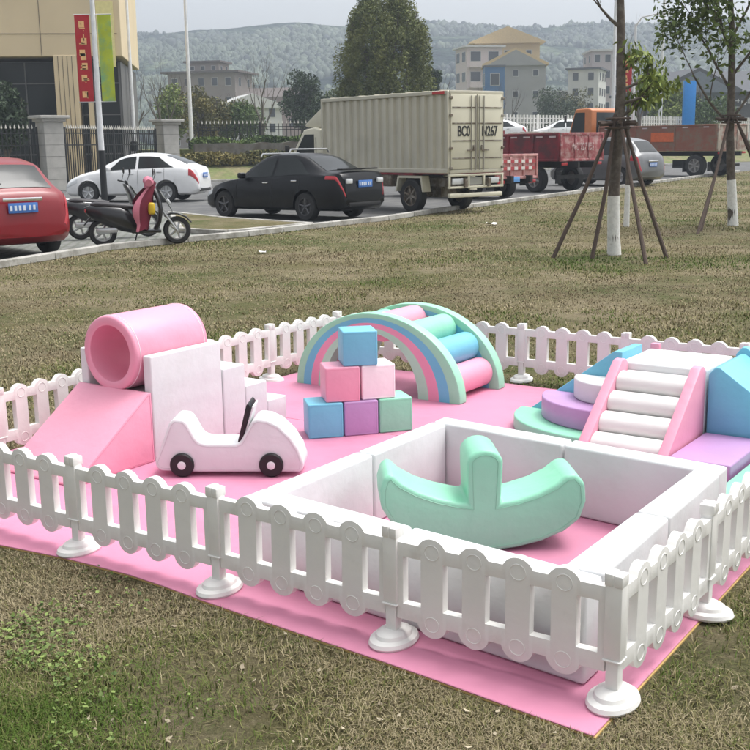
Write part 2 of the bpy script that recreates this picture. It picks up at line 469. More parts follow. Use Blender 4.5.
# ================================================================== PLAY AREA
# ---- mats
def wavy(edge): return [(W(u, v).x, W(u, v).y) for u, v in edge]
front_edge = [(-.02, -.20), (.22, -.185), (.5, -.16), (.76, -.142), (1.05, -.128), (1.31, -.115), (1.56, -.10), (1.78, -.08), (1.96, -.071), (2.15, -.078), (2.35, -.09), (2.676, -.134), (3.1, -.15), (3.9, -.16)]
def make_mat(name, label, outline):
    t = thing(name, label, 'mat')
    prof = wavy(outline)
    b = MB(); b.prism(prof, .0068, .0125, plane='xy', bevel=.002, seg=1); b.build('foam_sheet', MATPINK, t)
    cx = sum(p[0] for p in prof)/len(prof); cy = sum(p[1] for p in prof)/len(prof)
    pr2 = [(cx+(x-cx)*1.0030, cy+(y-cy)*1.0030) for x, y in prof]
    b = MB(); b.prism(pr2, .001, .0066, plane='xy'); b.build('underlayer', MATEDGE, t, smooth=False)
    return t
make_mat('floor_mat', 'pink foam mat along the nearest fence under the white pit and toy car', front_edge+[(3.86, 2.213), (0.0, 2.213)])
make_mat('floor_mat', 'pink foam mat at the back under the rainbow arch and cube pyramid', [(0.0, 2.219), (3.86, 2.219), (3.84, 3.78), (0.0, 3.76)])

# ---- picket fence
PANEL_L = .735
def panel_mesh():
    """one moulded plate: scalloped top and bottom, five openings, raised rings"""
    L = PANEL_L; pitch = L/4.74; th = .032
    zt, zr, zo, zu, zb, z0 = .403, .372, .325, .164, .109, .067
    xs = [L*.5+(i-1.5)*pitch for i in range(4)]; r = .056; hw = .042; fr = .024
    def ztop(x): return max([zr]+[zt-.92*r+.92*math.sqrt(max(0, r*r-(x-c)**2)) for c in xs if abs(x-c) < r])
    def zbot(x): return min([zb]+[z0+.92*r-.92*math.sqrt(max(0, r*r-(x-c)**2)) for c in xs if abs(x-c) < r])
    X = {0., L, fr, L-fr}
    for c in xs:
        X |= {c-hw, c+hw}
        for k in range(-9, 10): X.add(c+r*math.sin(math.pi/2*k/9)*.9999)
    X = sorted(X); X = [x for i, x in enumerate(X) if i == 0 or x-X[i-1] > 1e-4]
    def open_(x): return fr < x < L-fr and all(abs(x-c) > hw for c in xs)
    bm = bmesh.new(); vd = {}
    def v(x, z):
        k = (round(x, 5), round(z, 5))
        if k not in vd: vd[k] = bm.verts.new((x, -th/2, z))
        return vd[k]
    def f(x0, x1, a0, a1, b0, b1): bm.faces.new((v(x0, a0), v(x1, a1), v(x1, b1), v(x0, b0)))
    for x0, x1 in zip(X[:-1], X[1:]):
        f(x0, x1, zbot(x0), zbot(x1), zu, zu)
        if not open_((x0+x1)/2): f(x0, x1, zu, zu, zo, zo)
        f(x0, x1, zo, zo, ztop(x0), ztop(x1))
    ex = bmesh.ops.extrude_face_region(bm, geom=bm.faces[:])
    for q in ex['geom']:
        if isinstance(q, bmesh.types.BMVert): q.co.y = th/2
    bmesh.ops.recalc_face_normals(bm, faces=bm.faces[:])
    es = [e for e in bm.edges if len(e.link_faces) == 2 and e.calc_face_angle(0) > R(50)]
    bmesh.ops.bevel(bm, geom=es, offset=.0045, segments=2, profile=.6, affect='EDGES', clamp_overlap=True)
    b = MB(); b.bm(bm)
    for x in xs:
        for zc in (zt-.046, z0+.046):
            for s in (-1, 1):
                ring = [(x+.027*math.cos(2*math.pi*k/20), s*(th/2), zc+.025*math.sin(2*math.pi*k/20)) for k in range(21)]
                b.tube(ring, .0019, n=6, cap=False)
    return b.build('picket_fence', PLASTIC)
def post_parts():
    t = thing('fence_post', 'x', 'fence post', group='posts of the white picket fence')
    b = MB()
    b.box((0, .0, .272), (.054, .046, .266), bevel=.006); b.box((0, 0, .085), (.04, .04, .115), bevel=.004)
    b.box((-.0145, 0, .385), (.027, .052, .036), bevel=.004); b.box((.0145, 0, .387), (.027, .052, .038), bevel=.004)
    b.box((0, 0, .138), (.058, .056, .006), bevel=.002)
    b.build('post', PLASTIC, t)
    b = MB()
    def foot(r, z): return [(r*1.0*math.cos(2*math.pi*k/28), r*1.35*math.sin(2*math.pi*k/28), z) for k in range(28)]
    rings = [foot(.072, 0), foot(.076, .008), foot(.072, .020), foot(.056, .026), foot(.052, .038), foot(.040, .046), foot(.03, .048)]
    vs = [q for r in rings for q in r]; fs = []
    for i in range(len(rings)-1):
        for k in range(28): fs.append((i*28+k, i*28+(k+1) % 28, (i+1)*28+(k+1) % 28, (i+1)*28+k))
    fs.append(tuple(range(28))); fs.append(tuple(range(6*28, 7*28)))
    b.raw(vs, fs); b.build('base', PLASTIC, t)
    return t
P_FRONT = [(0.686, 2.986), (0.05, 3.42), (-.591, 3.874), (-1.227, 4.313), (-1.87, 4.755), (-2.50, 5.18)]
P_RIGHT = [(0.686, 2.986), (1.135, 3.60), (1.575, 4.24), (2.02, 4.88), (2.46, 5.52), (2.90, 6.16)]
P_LEFT = [(-2.50, 5.18), (-1.99, 5.67), (-1.60, 6.30), (-1.17, 6.97), (-.735, 7.67), (-.279, 8.239)]
P_BACK = [(-.279, 8.239), (.372, 7.90), (1.021, 7.53), (1.643, 7.10), (2.272, 6.66), (2.90, 6.16)]
corner_lab = {'front': ['corner fence post nearest the camera at the front tip of the pit', 'front fence post beside the middle of the white pit wall',
    'front fence post just before the left corner of the white pit', 'front fence post in front of the pink ramp', 'front fence post off the lower left of the ramp', 'corner fence post at the far left'],
    'right': ['', 'right fence post beside the middle seam of the pit wall', 'right fence post just beyond the pit corner', 'right fence post beside the mint pad', 'right fence post near the far right corner', 'corner fence post at the far right'],
    'left': ['', 'left fence post behind the toe of the pink ramp', 'left fence post behind the top of the pink ramp', 'left fence post hidden behind the pink tunnel', 'left fence post between the white steps and the rainbow arch', 'corner fence post behind the left foot of the rainbow arch'],
    'back': ['', 'back fence post behind the crown of the rainbow arch', 'back fence post between the rainbow arch and the curved steps', 'back fence post behind the top of the left blue wedge', 'back fence post behind the right blue wedge', '']}
pan_lab = {'front': ['front fence panel nearest the camera, right of the middle post, before the pit', 'front fence panel covering the left half of the white pit wall', 'front fence panel between pit corner and pink ramp, before the toy car rear',
    'front fence panel at the left before the toe of the pink ramp', 'front fence panel running off the left side of the photo'],
    'right': ['right fence panel starting at the nearest corner post, beside the pit', 'right fence panel passing the far corner of the pit', 'right fence panel beside the mint pad', 'right fence panel second from the far right corner', 'last right fence panel at the far corner'],
    'left': ['left fence panel running off the left side of the photo', 'left fence panel behind the pink ramp', 'left fence panel behind the pink tunnel', 'left fence panel behind the white steps', 'left fence panel next to the left foot of the rainbow arch'],
    'back': ['back fence panel behind the left half of the rainbow arch', 'back fence panel behind the right half of the rainbow arch', 'back fence panel in full view right of the rainbow arch', 'back fence panel behind the white platform', 'back fence panel behind the right blue wedge']}
post0 = post_parts(); panel0 = panel_mesh(); usedp = usedq = False; n_post = 0
for side, pts in (('front', P_FRONT), ('right', P_RIGHT), ('left', P_LEFT), ('back', P_BACK)):
    for i, (x, y) in enumerate(pts):
        if corner_lab[side][i]:
            o = copy_tree(post0) if usedp else post0; usedp = True
            o.location = (x, y, .0125 if side in ('front','right') and i < 5 else .004)
            a, b_ = (pts[i], pts[i+1]) if i < 5 else (pts[i-1], pts[i])
            o.rotation_euler.z = math.atan2(b_[1]-a[1], b_[0]-a[0])+.02*math.sin(7*i)
            o['label'] = 'white plastic '+corner_lab[side][i]
        if i < 5:
            q = panel0.copy() if usedq else panel0
            if usedq: COL.objects.link(q)
            usedq = True
            x1, y1 = pts[i+1]; d = math.hypot(x1-x, y1-y); ux, uy = (x1-x)/d, (y1-y)/d
            g = .024
            q.location = (x+ux*g, y+uy*g, 0); q.scale = ((d-2*g)/PANEL_L, 1, 1); q.rotation_euler = (.014*math.sin(i*5+len(side)*3), .004*math.sin(i*3+1), math.atan2(uy, ux))
            tag(q, 'white scalloped '+pan_lab[side][i], 'fence panel', 'panels of the white picket fence')

# ---- white foam pit (local x = v, local y = u)
t = play('foam_pit', 'square white foam ball pit of padded walls around the mint rocker', 'ball pit', 0, 0, .0128)
H_ = .315
OUT = {'F': (.12, .045), 'R': (.16, 1.53), 'B': (1.58, 1.65), 'L': (1.585, .18)}     # (u, v) of the outer corners
INN = {'F': (.262, .185), 'R': (.268, 1.42), 'B': (1.498, 1.535), 'L': (1.487, .30)}
def lerp(a, b, f): return (a[0]+(b[0]-a[0])*f, a[1]+(b[1]-a[1])*f)
for p, q, full in (('F', 'L', True), ('R', 'B', True), ('F', 'R', False), ('L', 'B', False)):
    for f0, f1 in ((0, .497), (.503, 1)):
        if full:   # these two walls run the whole length, the others fit between them
            o0, o1, i0, i1 = OUT[p], OUT[q], lerp(OUT[p], OUT[q], .5), None
            e0, e1 = lerp(OUT[p], OUT[q], f0), lerp(OUT[p], OUT[q], f1)
            other = {'F': 'R', 'L': 'B', 'R': 'F', 'B': 'L'}
            # inner line continued out to the side faces
            di = (INN[q][0]-INN[p][0], INN[q][1]-INN[p][1])
            t0 = (OUT[p][0]-INN[p][0])/di[0]; t1 = (OUT[q][0]-INN[p][0])/di[0]
            g0 = (INN[p][0]+di[0]*t0, INN[p][1]+di[1]*t0); g1 = (INN[p][0]+di[0]*t1, INN[p][1]+di[1]*t1)
            k0, k1 = lerp(g0, g1, f0), lerp(g0, g1, f1)
        else:
            di = (INN[q][0]-INN[p][0], INN[q][1]-INN[p][1]); do = (OUT[q][0]-OUT[p][0], OUT[q][1]-OUT[p][1])
            a0, a1 = .004, -.004
            h0 = (INN[p][1]-OUT[p][1]+.004)/do[1]; h1 = (INN[q][1]-OUT[p][1]-.004)/do[1]
            g0, g1 = lerp(OUT[p], OUT[q], h0), lerp(OUT[p], OUT[q], h1)
            e0, e1 = lerp(g0, g1, f0), lerp(g0, g1, f1)
            m0, m1 = lerp(INN[p], INN[q], .003), lerp(INN[p], INN[q], .997)
            k0, k1 = lerp(m0, m1, f0), lerp(m0, m1, f1)
        b = MB(); b.prism([(c[1], c[0]) for c in (e0, e1, k1, k0)], 0, H_, plane='xy', bevel=.014, seg=3); b.build('wall_pad', WHITE, t)

# ---- mint rocker
def arc(cx, cz, rx, rz, a0, a1, n):
    return [(cx+rx*math.cos(R(a0+(a1-a0)*k/n)), cz+rz*math.sin(R(a0+(a1-a0)*k/n))) for k in range(n+1)]
t = thing('seesaw_rocker', 'mint green boat-shaped foam rocker with a tall round-topped middle post', 'rocker', (.445, 4.22, .0128), R(3))
prof = [(-.385, .34), (-.345, .30), (-.28, .262), (-.2, .232), (-.12, .212), (-.078, .205), (-.083, .32)]
prof += arc(-.012, .365, .073, .062, 170, 10, 10)
prof += [(.058, .32), (.052, .205), (.12, .218), (.2, .243), (.27, .275), (.315, .312), (.355, .318), (.392, .275), (.398, .20), (.375, .125)]
prof += [(.31, .075), (.22, .037), (.12, .013), (0, .0), (-.12, .013), (-.22, .037), (-.31, .075), (-.39, .135), (-.43, .20), (-.432, .27), (-.415, .325)]
b = MB(); b.prism(prof, 0, .25, bevel=.017, seg=3); rb = b.build('rocker_body', MINT, t, angle=50)
stitch.sgn = -1
stitch(prof, -.0004, 'xz', rb, vinyl('mint_seam', srgb(128, 190, 162)), inset=.020, r=.0016)

# ---- white foam toy car
t = thing('toy_car', 'white foam toy car with black and white wheels beside the pit', 'toy car', (-.735, 5.32, .0128), R(-3))
pts = [(-.372, .045), (-.378, .075), (-.345, .15), (-.295, .275), (-.27, .298), (-.22, .292), (-.20, .27), (-.165, .20), (-.145, .178), (-.11, .17),
       (.035, .168), (.06, .18), (.085, .225), (.122, .286), (.15, .298), (.20, .290), (.255, .262), (.312, .206), (.353, .138), (.374, .07), (.366, .03), (.35, .022), (-.16, .022), (-.345, .028)]
b = MB(); b.prism(pts, 0, .20, bevel=.013, seg=3); cb_ = b.build('car_body', WHITE, t, angle=50)
stitch.sgn = -1
stitch(pts, -.0004, 'xz', cb_, vinyl('white_seam', srgb(190, 188, 190)), inset=.016, r=.0011)
b = MB(); b.prism([(.043, .172), (.064, .168), (.118, .352), (.105, .372), (.094, .365)], .012, .175, bevel=.006); w_ = b.build('windscreen', BLACKV, t)
b = MB(); b.prism([(.067, .178), (.078, .176), (.131, .35), (.123, .358)], .02, .168, bevel=.004); b.build('windscreen_back', WHITE, w_)
for x in (-.237, .212):
    for y, s in ((0, -1), (.20, 1)):
        b = MB(); b.lathe([(.061, -.001), (.061, s*.012), (.055, s*.018), (.04, s*.019)], (x, y, .062), 'y', 28); wh = b.build('wheel', BLACKV, t)
        b = MB(); b.lathe([(.021, s*.012), (.021, s*.021), (.017, s*.023)], (x, y, .062), 'y', 20); b.build('hub', WHITE, wh)

# ---- pink ramp, cradle, tunnel, steps
t = play('foam_ramp', 'pink foam slide wedge leading up to the tunnel mouth', 'slide wedge', 3.03, .56, .0128)
b = MB(); b.prism([(0, 0), (.545, 0), (.545, .372), (.52, .372), (0, .012)], 0, .535, bevel=.008, seg=2); wd_ = b.build('wedge', PINK, t)
stitch.sgn = 1
stitch([(0, 0), (.545, 0), (.545, .372), (.52, .372), (0, .012)], -.0004, 'xz', wd_, vinyl('pink_seam', srgb(206, 128, 152)), inset=.012, r=.0012)
t = play('tunnel_cradle', 'white foam cradle with two upright side slabs holding the pink tunnel', 'foam block', 3.03, 1.11, .0128)
b = MB(); b.box((.27, .03, .28), (.535, .058, .56), bevel=.009, seg=3); b.build('side_slab', WHITE, t)
b = MB(); b.box((.27, .515, .28), (.535, .058, .56), bevel=.009, seg=3); b.build('side_slab', WHITE, t)
b = MB(); b.box((.27, .2725, .175), (.53, .42, .345), bevel=.009, seg=3); b.build('platform', WHITE, t)
t = play('foam_tunnel', 'pink foam tube tunnel lying between the white slabs', 'tunnel', 3.303, 1.085, .0128)
b = MB(); ro, ri, Lt = .203, .152, .535; zc = .353+ro
prof = [(ri, .0), (ri+.008, -.004), (ro-.012, -.004), (ro-.003, .002), (ro, .012), (ro, Lt-.012), (ro-.003, Lt-.002), (ro-.012, Lt+.003), (ri+.008, Lt+.003), (ri, Lt)]
prof = prof+[prof[0]]
b.lathe(prof, (0, 0, zc), 'x', 56, cap=False)
tb = b.build('tube', PINK, t, angle=50)
b = MB()
for x in (.028, Lt-.028):
    b.tube([(x, (ro+.0005)*math.cos(2*math.pi*k/48), zc+(ro+.0005)*math.sin(2*math.pi*k/48)) for k in range(49)], .0022, n=5, cap=False)
b.build('piping', PALEPINK, tb)
t = play('foam_steps', 'white foam staircase of three steps going down from the tunnel', 'steps', 3.03, 1.655, .0128)
for k, (v0, v1, h) in enumerate([(0, .185, .40), (.187, .375, .27), (.377, .55, .145)]):
    b = MB(); b.box(((v0+v1)/2, .27, h/2), (v1-v0, .54, h), bevel=.009, seg=3); b.build('step', WHITE, t)

# ---- rainbow arch climber
t = play('rainbow_climber', 'rainbow arch climber with pastel padded rollers between two striped arches', 'climber', 2.97, 3.05, .0128)
RB = [vinyl('arch_mint', srgb(154, 212, 182)), vinyl('arch_blue', srgb(108, 186, 210)), vinyl('arch_pink', srgb(226, 150, 176)), vinyl('arch_pale_mint', srgb(170, 212, 188))]
def ell(k, sgn=1):
    """half ellipse number k (0 outer .. 4 inner)"""
    a = .66-.285*k/4; bz = .535-.13*k/4; c0 = 0.0+.03*k/4
    return [(c0+a*math.cos(math.pi*i/48), bz*math.sin(math.pi*i/48)) for i in range(49)]
def arch(y0, y1):
    main = None
    for k in range(4):
        o_, i_ = ell(k), ell(k+1)
        b = MB()
        prof = o_+i_[::-1]
        # quads along the band
        vs = []; fs = []
        for i in range(49):
            for (p, v_) in ((o_[i], y0), (o_[i], y1), (i_[i], y1), (i_[i], y0)): vs.append((v_, p[0], max(p[1], 0)))
        for i in range(48):
            for q in range(4): fs.append((i*4+q, i*4+(q+1) % 4, i*4+4+(q+1) % 4, i*4+4+q))
        fs.append((0, 1, 2, 3)); fs.append((192, 193, 194, 195))
        bmx = bmesh.new(); V_ = [bmx.verts.new(q) for q in vs]
        for f in fs: bmx.faces.new([V_[q] for q in f])
        bmesh.ops.recalc_face_normals(bmx, faces=bmx.faces[:])
        if k == 0:
            es = [e for e in bmx.edges if len(e.link_faces) == 2 and e.calc_face_angle(0) > R(40) and all(math.hypot(v.co.y/.66, v.co.z/.535) > .97 for v in e.verts)]
            bmesh.ops.bevel(bmx, geom=es, offset=.01, segments=2, profile=.5, affect='EDGES')
        b.bm(bmx)
        o = b.build('arch' if k == 0 else 'colour_band', RB[k], t if k == 0 else main, angle=40)
        if k == 0: main = o
arch(0, .085); arch(.515, .60)
cols = [PINK, BLUE, MINT, PINK, MINT, BLUE, PINK]
for th, m in zip((15, 40, 64, 90, 116, 140, 165), cols):
    a, bz = .535, .43
    c = (a*math.cos(R(th)), bz*math.sin(R(th))-.0)
    r = .098
    b = MB(); b.lathe([(r*.9, .087), (r, .095), (r, .505), (r*.9, .513)], (0, c[0], max(c[1], r+.002)), 'x', 32); b.build('roller', m, t)

# ---- cube pyramid
S_ = .198
def cube(label, m, x, y, z, a):
    o = thing('foam_cube', label, 'foam cube', (x, y, z), a, 'foam cubes stacked in a pyramid')
    b = MB(); b.box((0, 0, S_/2), (S_, S_, S_), bevel=.008, seg=3); c_ = b.build('cube', m, o)
    stitch.sgn = 1
    h_ = S_/2
    stitch([(-h_, 0), (h_, 0), (h_, S_), (-h_, S_)], -h_-.0003, 'xz', c_, m, inset=.010, r=.0012)
    return o
ra = math.atan2(.053, .2)
bx0 = Vector((-.371, 6.011, 0)); dr = Vector((math.cos(ra), math.sin(ra), 0)); dp = Vector((-dr.y, dr.x, 0))
def row(s, z, label, m, extra=0, back=0):
    c = bx0+dr*s+dp*(S_/2+back); cube(label, m, c.x, c.y, .0128+z, ra+extra)
row(.10, 0, 'sky blue foam cube at the left of the bottom row', BLUE, R(-3))
row(.302, 0, 'purple foam cube in the middle of the bottom row', PURPLE, 0)
row(.504, 0, 'mint foam cube at the right of the bottom row', MINT, R(3), .012)
row(.205, S_+.001, 'pink foam cube in the middle row of the pyramid', PINK, R(-3), .012)
row(.408, S_+.001, 'very pale pink foam cube in the middle row of the pyramid', PALEPINK, R(2), .022)
row(.315, 2*S_+.002, 'sky blue foam cube on top of the pyramid', BLUE, R(-5), .02)

# ---- climbing corner
ROLLW = vinyl('roller_white', srgb(222, 221, 218))
t = play('roller_climber', 'white roller ramp between pink side rails leading to a white platform', 'climber', .70, 2.29, .0128)
rail = [(0, 0), (.0, .035), (.50, .445), (.545, .45), (.585, .43), (.585, 0)]
for y in (0, .435):
    b = MB(); b.prism(rail, y, y+.058, bevel=.01, seg=2); b.build('side_rail', PINK, t)
sl = math.atan2(.41, .50)
for k in range(4):
    s = .100+.142*k
    cx, cz = .062+s*math.cos(sl)*1.0, .0+s*math.sin(sl)+.0
    r = .079
    prof = [(r*math.cos(R(a)), r*math.sin(R(a))) for a in range(-180, 180, 12)]
    b = MB(); b.prism([(cx+.02+p[0]*1.0, max(cz-.005+p[1]*.8, .0)) for p in prof], .06, .433, bevel=.0); b.build('roller', ROLLW, t, angle=60)
b = MB(); b.prism([(.09, 0), (.585, 0), (.585, .38), (.56, .38), (.09, .008)], .062, .431); b.build('core', ROLLW, t)
b = MB(); b.box((.59+.235, .247, .21), (.47, .49, .42), bevel=.012, seg=3); b.build('platform', WHITE, t)
b = MB(); b.box((1.08, .435+.03, .225), (.04, .058, .45), bevel=.01, seg=2); b.build('rail_end', PINK, t)

# curved steps with their blue wedge behind, local origin at corner (u 1.195, v 3.05)
t = play('curved_steps', 'quarter-round foam steps in mint, purple and white beside the roller ramp', 'steps', 1.196, 2.93, .0128)
def quarter(ru, rv, z0, z1, m, name):
    prof = [(0, 0)]+[(-rv*math.cos(R(a)), ru*math.sin(R(a))) for a in np.linspace(0, 90, 25)]
    b = MB(); b.prism(prof, z0, z1, plane='xy', bevel=.009, seg=2); return b.build(name, m, t, angle=50)
quarter(.62, .50, 0, .08, MINT, 'bottom_step'); quarter(.455, .372, .081, .20, PURPLE, 'middle_step'); quarter(.265, .235, .201, .315, WHITE, 'top_step')
t = play('blue_wedge', 'blue foam wedge behind the quarter-round steps', 'foam wedge', 1.196, 2.934, .0128)
b = MB(); b.prism([(0, 0), (.645, 0), (.645, .012), (.05, .462), (0, .462)], 0, .30, plane='yz', bevel=.01, seg=2); b.build('wedge', BLUE, t)
t = play('blue_wedge', 'blue gable-ended foam slide at the right beside the white platform', 'foam wedge', .0, 2.88, .0128)
b = MB(); b.prism([(.69, 0), (.69, .40), (.655, .44), (.63, .44), (.04, .035), (.04, 0)], 0, .46, plane='yz', bevel=.01, seg=2); b.build('wedge', BLUE, t)
b = MB(); b.prism([(.69, 0), (.69, .43), (.655, .475), (.63, .475), (.04, .07), (.04, 0)], .462, .52, plane='yz', bevel=.01, seg=2); b.build('back_rim', BLUE, t)
t = play('foam_pad', 'flat purple foam pad at the foot of the right blue slide', 'foam pad', .375, 2.31, .0128)
b = MB(); b.box((.28, .16, .0425), (.56, .31, .085), bevel=.01, seg=3); b.build('pad', PURPLE, t)
t = play('foam_pad', 'thin mint foam pad at the right edge beside the purple pad', 'foam pad', .04, 2.0, .0128)
b = MB(); b.box((.43, .165, .0175), (.86, .32, .035), bevel=.008, seg=2); b.build('pad', MINT, t)

# ================================================================== VEHICLES
HEAD = math.atan2(.78, -.63)            # all parked diagonally, noses away from the lawn
def interp(tab, x):
    xs = [a[0] for a in tab]; ys = [a[1] for a in tab]
    if x <= xs[0]: return ys[0]
    if x >= xs[-1]: return ys[-1]
    for i in range(len(xs)-1):
        if x <= xs[i+1]:
            t = (x-xs[i])/(xs[i+1]-xs[i])
            m = [0, 0]
            for q, k in ((0, i), (1, i+1)):
                a = max(k-1, 0); c = min(k+1, len(xs)-1)
                m[q] = (ys[c]-ys[a])/(xs[c]-xs[a])*(xs[i+1]-xs[i])
                d = ys[i+1]-ys[i]
                if d == 0: m[q] = 0
                else:
                    lim = 2.5*abs(d)
                    m[q] = max(-lim, min(lim, m[q]))
                    if m[q]*d < 0: m[q] = 0
            t2, t3 = t*t, t*t*t
            return (2*t3-3*t2+1)*ys[i]+(t3-2*t2+t)*m[0]+(-2*t3+3*t2)*ys[i+1]+(t3-t2)*m[1]

def wheel(parent, x, y, r, w, side, rimm=ALLOY, spokes=5, dark=False, name='wheel'):
    """side=+1 faces +y"""
    b = MB()
    b.lathe([(r*.62, -w/2), (r*.93, -w/2), (r, -w/2+.03), (r, w/2-.03), (r*.93, w/2), (r*.62, w/2), (r*.62, -w/2)], (x, y, r), 'y', 32, cap=False)
    t = b.build(name, RUBBER, parent)
    b = MB()
    b.lathe([(.02, side*w*.1), (r*.6, side*w*.15)], (x, y, r), 'y', 24, cap=True)
    b.lathe([(r*.63, -side*w*.2), (r*.64, side*w*.48), (r*.58, side*w*.46), (r*.57, side*w*.0)], (x, y, r), 'y', 32, cap=False)
    b.lathe([(r*.16, side*w*.1), (r*.15, side*w*.4), (r*.08, side*w*.44)], (x, y, r), 'y', 14)
    for k in range(spokes):
        a = 2*math.pi*k/spokes+.3
        ca, sa = math.cos(a), math.sin(a)
        b.tube([(x+.12*r*ca, y+side*w*.36, r+.12*r*sa), (x+.6*r*ca, y+side*w*.40, r+.6*r*sa)], [r*.085, r*.07], n=6)
    b.build('rim', rimm, t)
    return t

def make_car(name, label, cat, loc, rz, paint, P, rimm=ALLOY, group='cars parked along the road'):
    t = thing(name, label, cat, loc, rz, group)
    L, Wd = P['L'], P['W']/2
    x_of = lambda s: L/2-s                     # s runs from the nose to the tail
    ztop = lambda s: interp(P['top'], s); zbelt = lambda s: min(interp(P['belt'], s), ztop(s)-.015)
    wtop = lambda s: interp(P['wtop'], s); wd = lambda s: interp(P['w'], s)*Wd
    zb = lambda s: interp(P.get('bot', [(0, .28), (.25, .2), (L-.25, .22), (L, .34)]), s)
    def sec(s):
        z0, zl, zt, w, wt = zb(s), zbelt(s), ztop(s), wd(s), wtop(s)
        wt = min(wt, w*.96)
        H = zl-z0
        za = -1.
        for a_ in P['axles']:
            R_ = P['wr']*1.17
            if abs(s-a_) < R_: za = P['wr']+math.sqrt(R_*R_-(s-a_)**2)
        wl_ = P['W']/2-.27
        half = [(w*.4, z0), (min(wl_, w*.80), z0+.005), (min(wl_, w*.80)+.01, max(z0+.008, za-.004)), (w*.88, z0+.01), (w*.97, z0+.07), (w*.985, z0+.2*H), (w, z0+.45*H), (w*.992, z0+.66*H), (w*.985, z0+.74*H), (w*.955, z0+.93*H), (w*.925, zl)]
        for q in range(3, len(half)-1):
            if half[q][1] < za+.004*(q-3): half[q] = (half[q][0], za+.004*(q-3))
        n = 4
        for k in range(1, n+1):
            f = k/n; half.append((w*.925+(wt-w*.925)*f, zl+(zt-.035-zl)*f))
        half += [(wt*.93, zt-.012), (wt*.6, zt+.008), (0, zt+.015)]
        return half
    ns = 90; S = [L*(i/ns) for i in range(ns+1)]
    S = sorted(set(S+[.004, .02, L-.02, L-.004]+[a_+q*P['wr']*1.17 for a_ in P['axles'] for q in (-1.003, -.999, -.985, -.95, -.9, -.8, -.65, .65, .8, .9, .95, .985, .999, 1.003)]))
    rings = []
    for s in S:
        h = sec(s)
        full = [(y, z) for y, z in h]+[(-y, z) for y, z in h[::-1][1:]]
        rings.append([(x_of(s), y, z) for y, z in full])
    m = len(rings[0]); vs = [q for r in rings for q in r]; fs = []
    for i in range(len(rings)-1):
        for k in range(m): fs.append((i*m+k, i*m+(k+1) % m, (i+1)*m+(k+1) % m, (i+1)*m+k))
    fs.append(tuple(range(m))); fs.append(tuple(range((len(rings)-1)*m, len(rings)*m)))
    body = MB().raw(vs, fs).build('body', paint, t, angle=40)
    r = P['wr']; ax = P['axles']; tw = P['W']/2-.11
    b = MB(); b.box((0, 0, .40), (L*.9, P['W']*.70, .36)); b.build('underbody', DARK, t)
    for a in ax:
        for sg in (1, -1): wheel(t, x_of(a), sg*tw, r, .2, sg, rimm)
    # side glass lies on the ruled flank between belt and roof edge
    def flank(s, f, sg, off=.007):
        w, wt, zl, zt = wd(s), min(wtop(s), wd(s)*.96), zbelt(s), ztop(s)
        y = w*.925+(wt-w*.925)*f; z = zl+(zt-.035-zl)*f
        return (x_of(s), sg*(y+off), z+off*.35)
    for sg in (1, -1):
        for (s0, s1, l0, l1) in P['side_glass']:
            b = MB()
            b.grid(lambda i, j: flank((s0+(l0*j))*(1-i)+(s1-(l1*j))*i, .07+.80*j, sg), 14, 6)
            b.build('side_window', GLASS, t)
    def top(s, q, off=.007):
        wt = min(wtop(s), wd(s)*.96)
        zt = ztop(s); y = q*wt*.97; aq = abs(q)
        z = zt+.015-.007*min(aq/.6, 1)-(.02*max(0, (aq-.6)/.33) if aq > .6 else 0)
        e = .02; sl = (ztop(s+e)-ztop(s-e))/(2*e); nx = sl/math.hypot(1, sl); nz = 1/math.hypot(1, sl)
        return (x_of(s)+off*nx, y, z+off*nz)
    for nm, (s0, s1) in (('windscreen', P['ws']), ('rear_window', P['rw'])):
        b = MB(); b.grid(lambda i, j: top(s0+(s1-s0)*i, (-1+2*j)*.90, .009), 12, 10); b.build(nm, GLASS, t)
    # door handles, shut lines
    for sg in (1, -1):
        for s in P['handles']:
            b = MB(); z = zbelt(s)-.10; b.box((x_of(s), sg*(wd(s)*.965+.012), z), (.17, .03, .03), bevel=.01); b.build('door_handle', P.get('handle_mat', CHROME), t)
        lines = MB()
        for s in P['doors']:
            lines.tube([(x_of(s), sg*(wd(s)*k+.001), zb(s)+(zbelt(s)-zb(s))*f) for f, k in ((.12, .975), (.3, .99), (.5, 1), (.74, .985), (.93, .955), (1, .925))], .005, n=4)
        lines.build('door_gap', DARK, t)
        s = P['mirror']; b = MB(); b.box((x_of(s), sg*(wd(s)*.93+.10), zbelt(s)+.08), (.13, .19, .13), bevel=.04, seg=3); b.build('mirror', paint if not P.get('mdark') else BLACKPAINT, t)
    # lamps follow the skin of the body
    def skin(s, f, off):
        h = sec(s)[4:11]; f = max(0, min(.9999, f))*(len(h)-1); i = int(f); g = f-i
        y = h[i][0]+(h[i+1][0]-h[i][0])*g; z = h[i][1]+(h[i+1][1]-h[i][1])*g
        e = .01; dw = (wd(s+e)-wd(s-e))/(2*e); n_ = math.hypot(1, dw)
        return (x_of(s)+off*dw/n_, y+off/n_, z)
    for sg in (1, -1):
        for (s0, s1, f0, f1, nm, mm) in P['lamps']:
            b = MB(); b.grid(lambda i, j: (lambda q: (q[0], q[1]*sg, q[2]))(skin(s0+(s1-s0)*i, f0+(f1-f0)*j, .012*math.sin(math.pi*(.08+.84*i))**.5*math.sin(math.pi*(.08+.84*j))**.5)), 12, 8)
            b.build(nm, mm, t)
        for (y, z, w_, h_, nm, mm) in P.get('rear_lamps', []):
            b = MB(); b.box((x_of(L)+.005, sg*y, z), (.05, w_, h_), bevel=.02, seg=2); b.build(nm, mm, t)
    xr = x_of(L)
    zpl = P['plate']
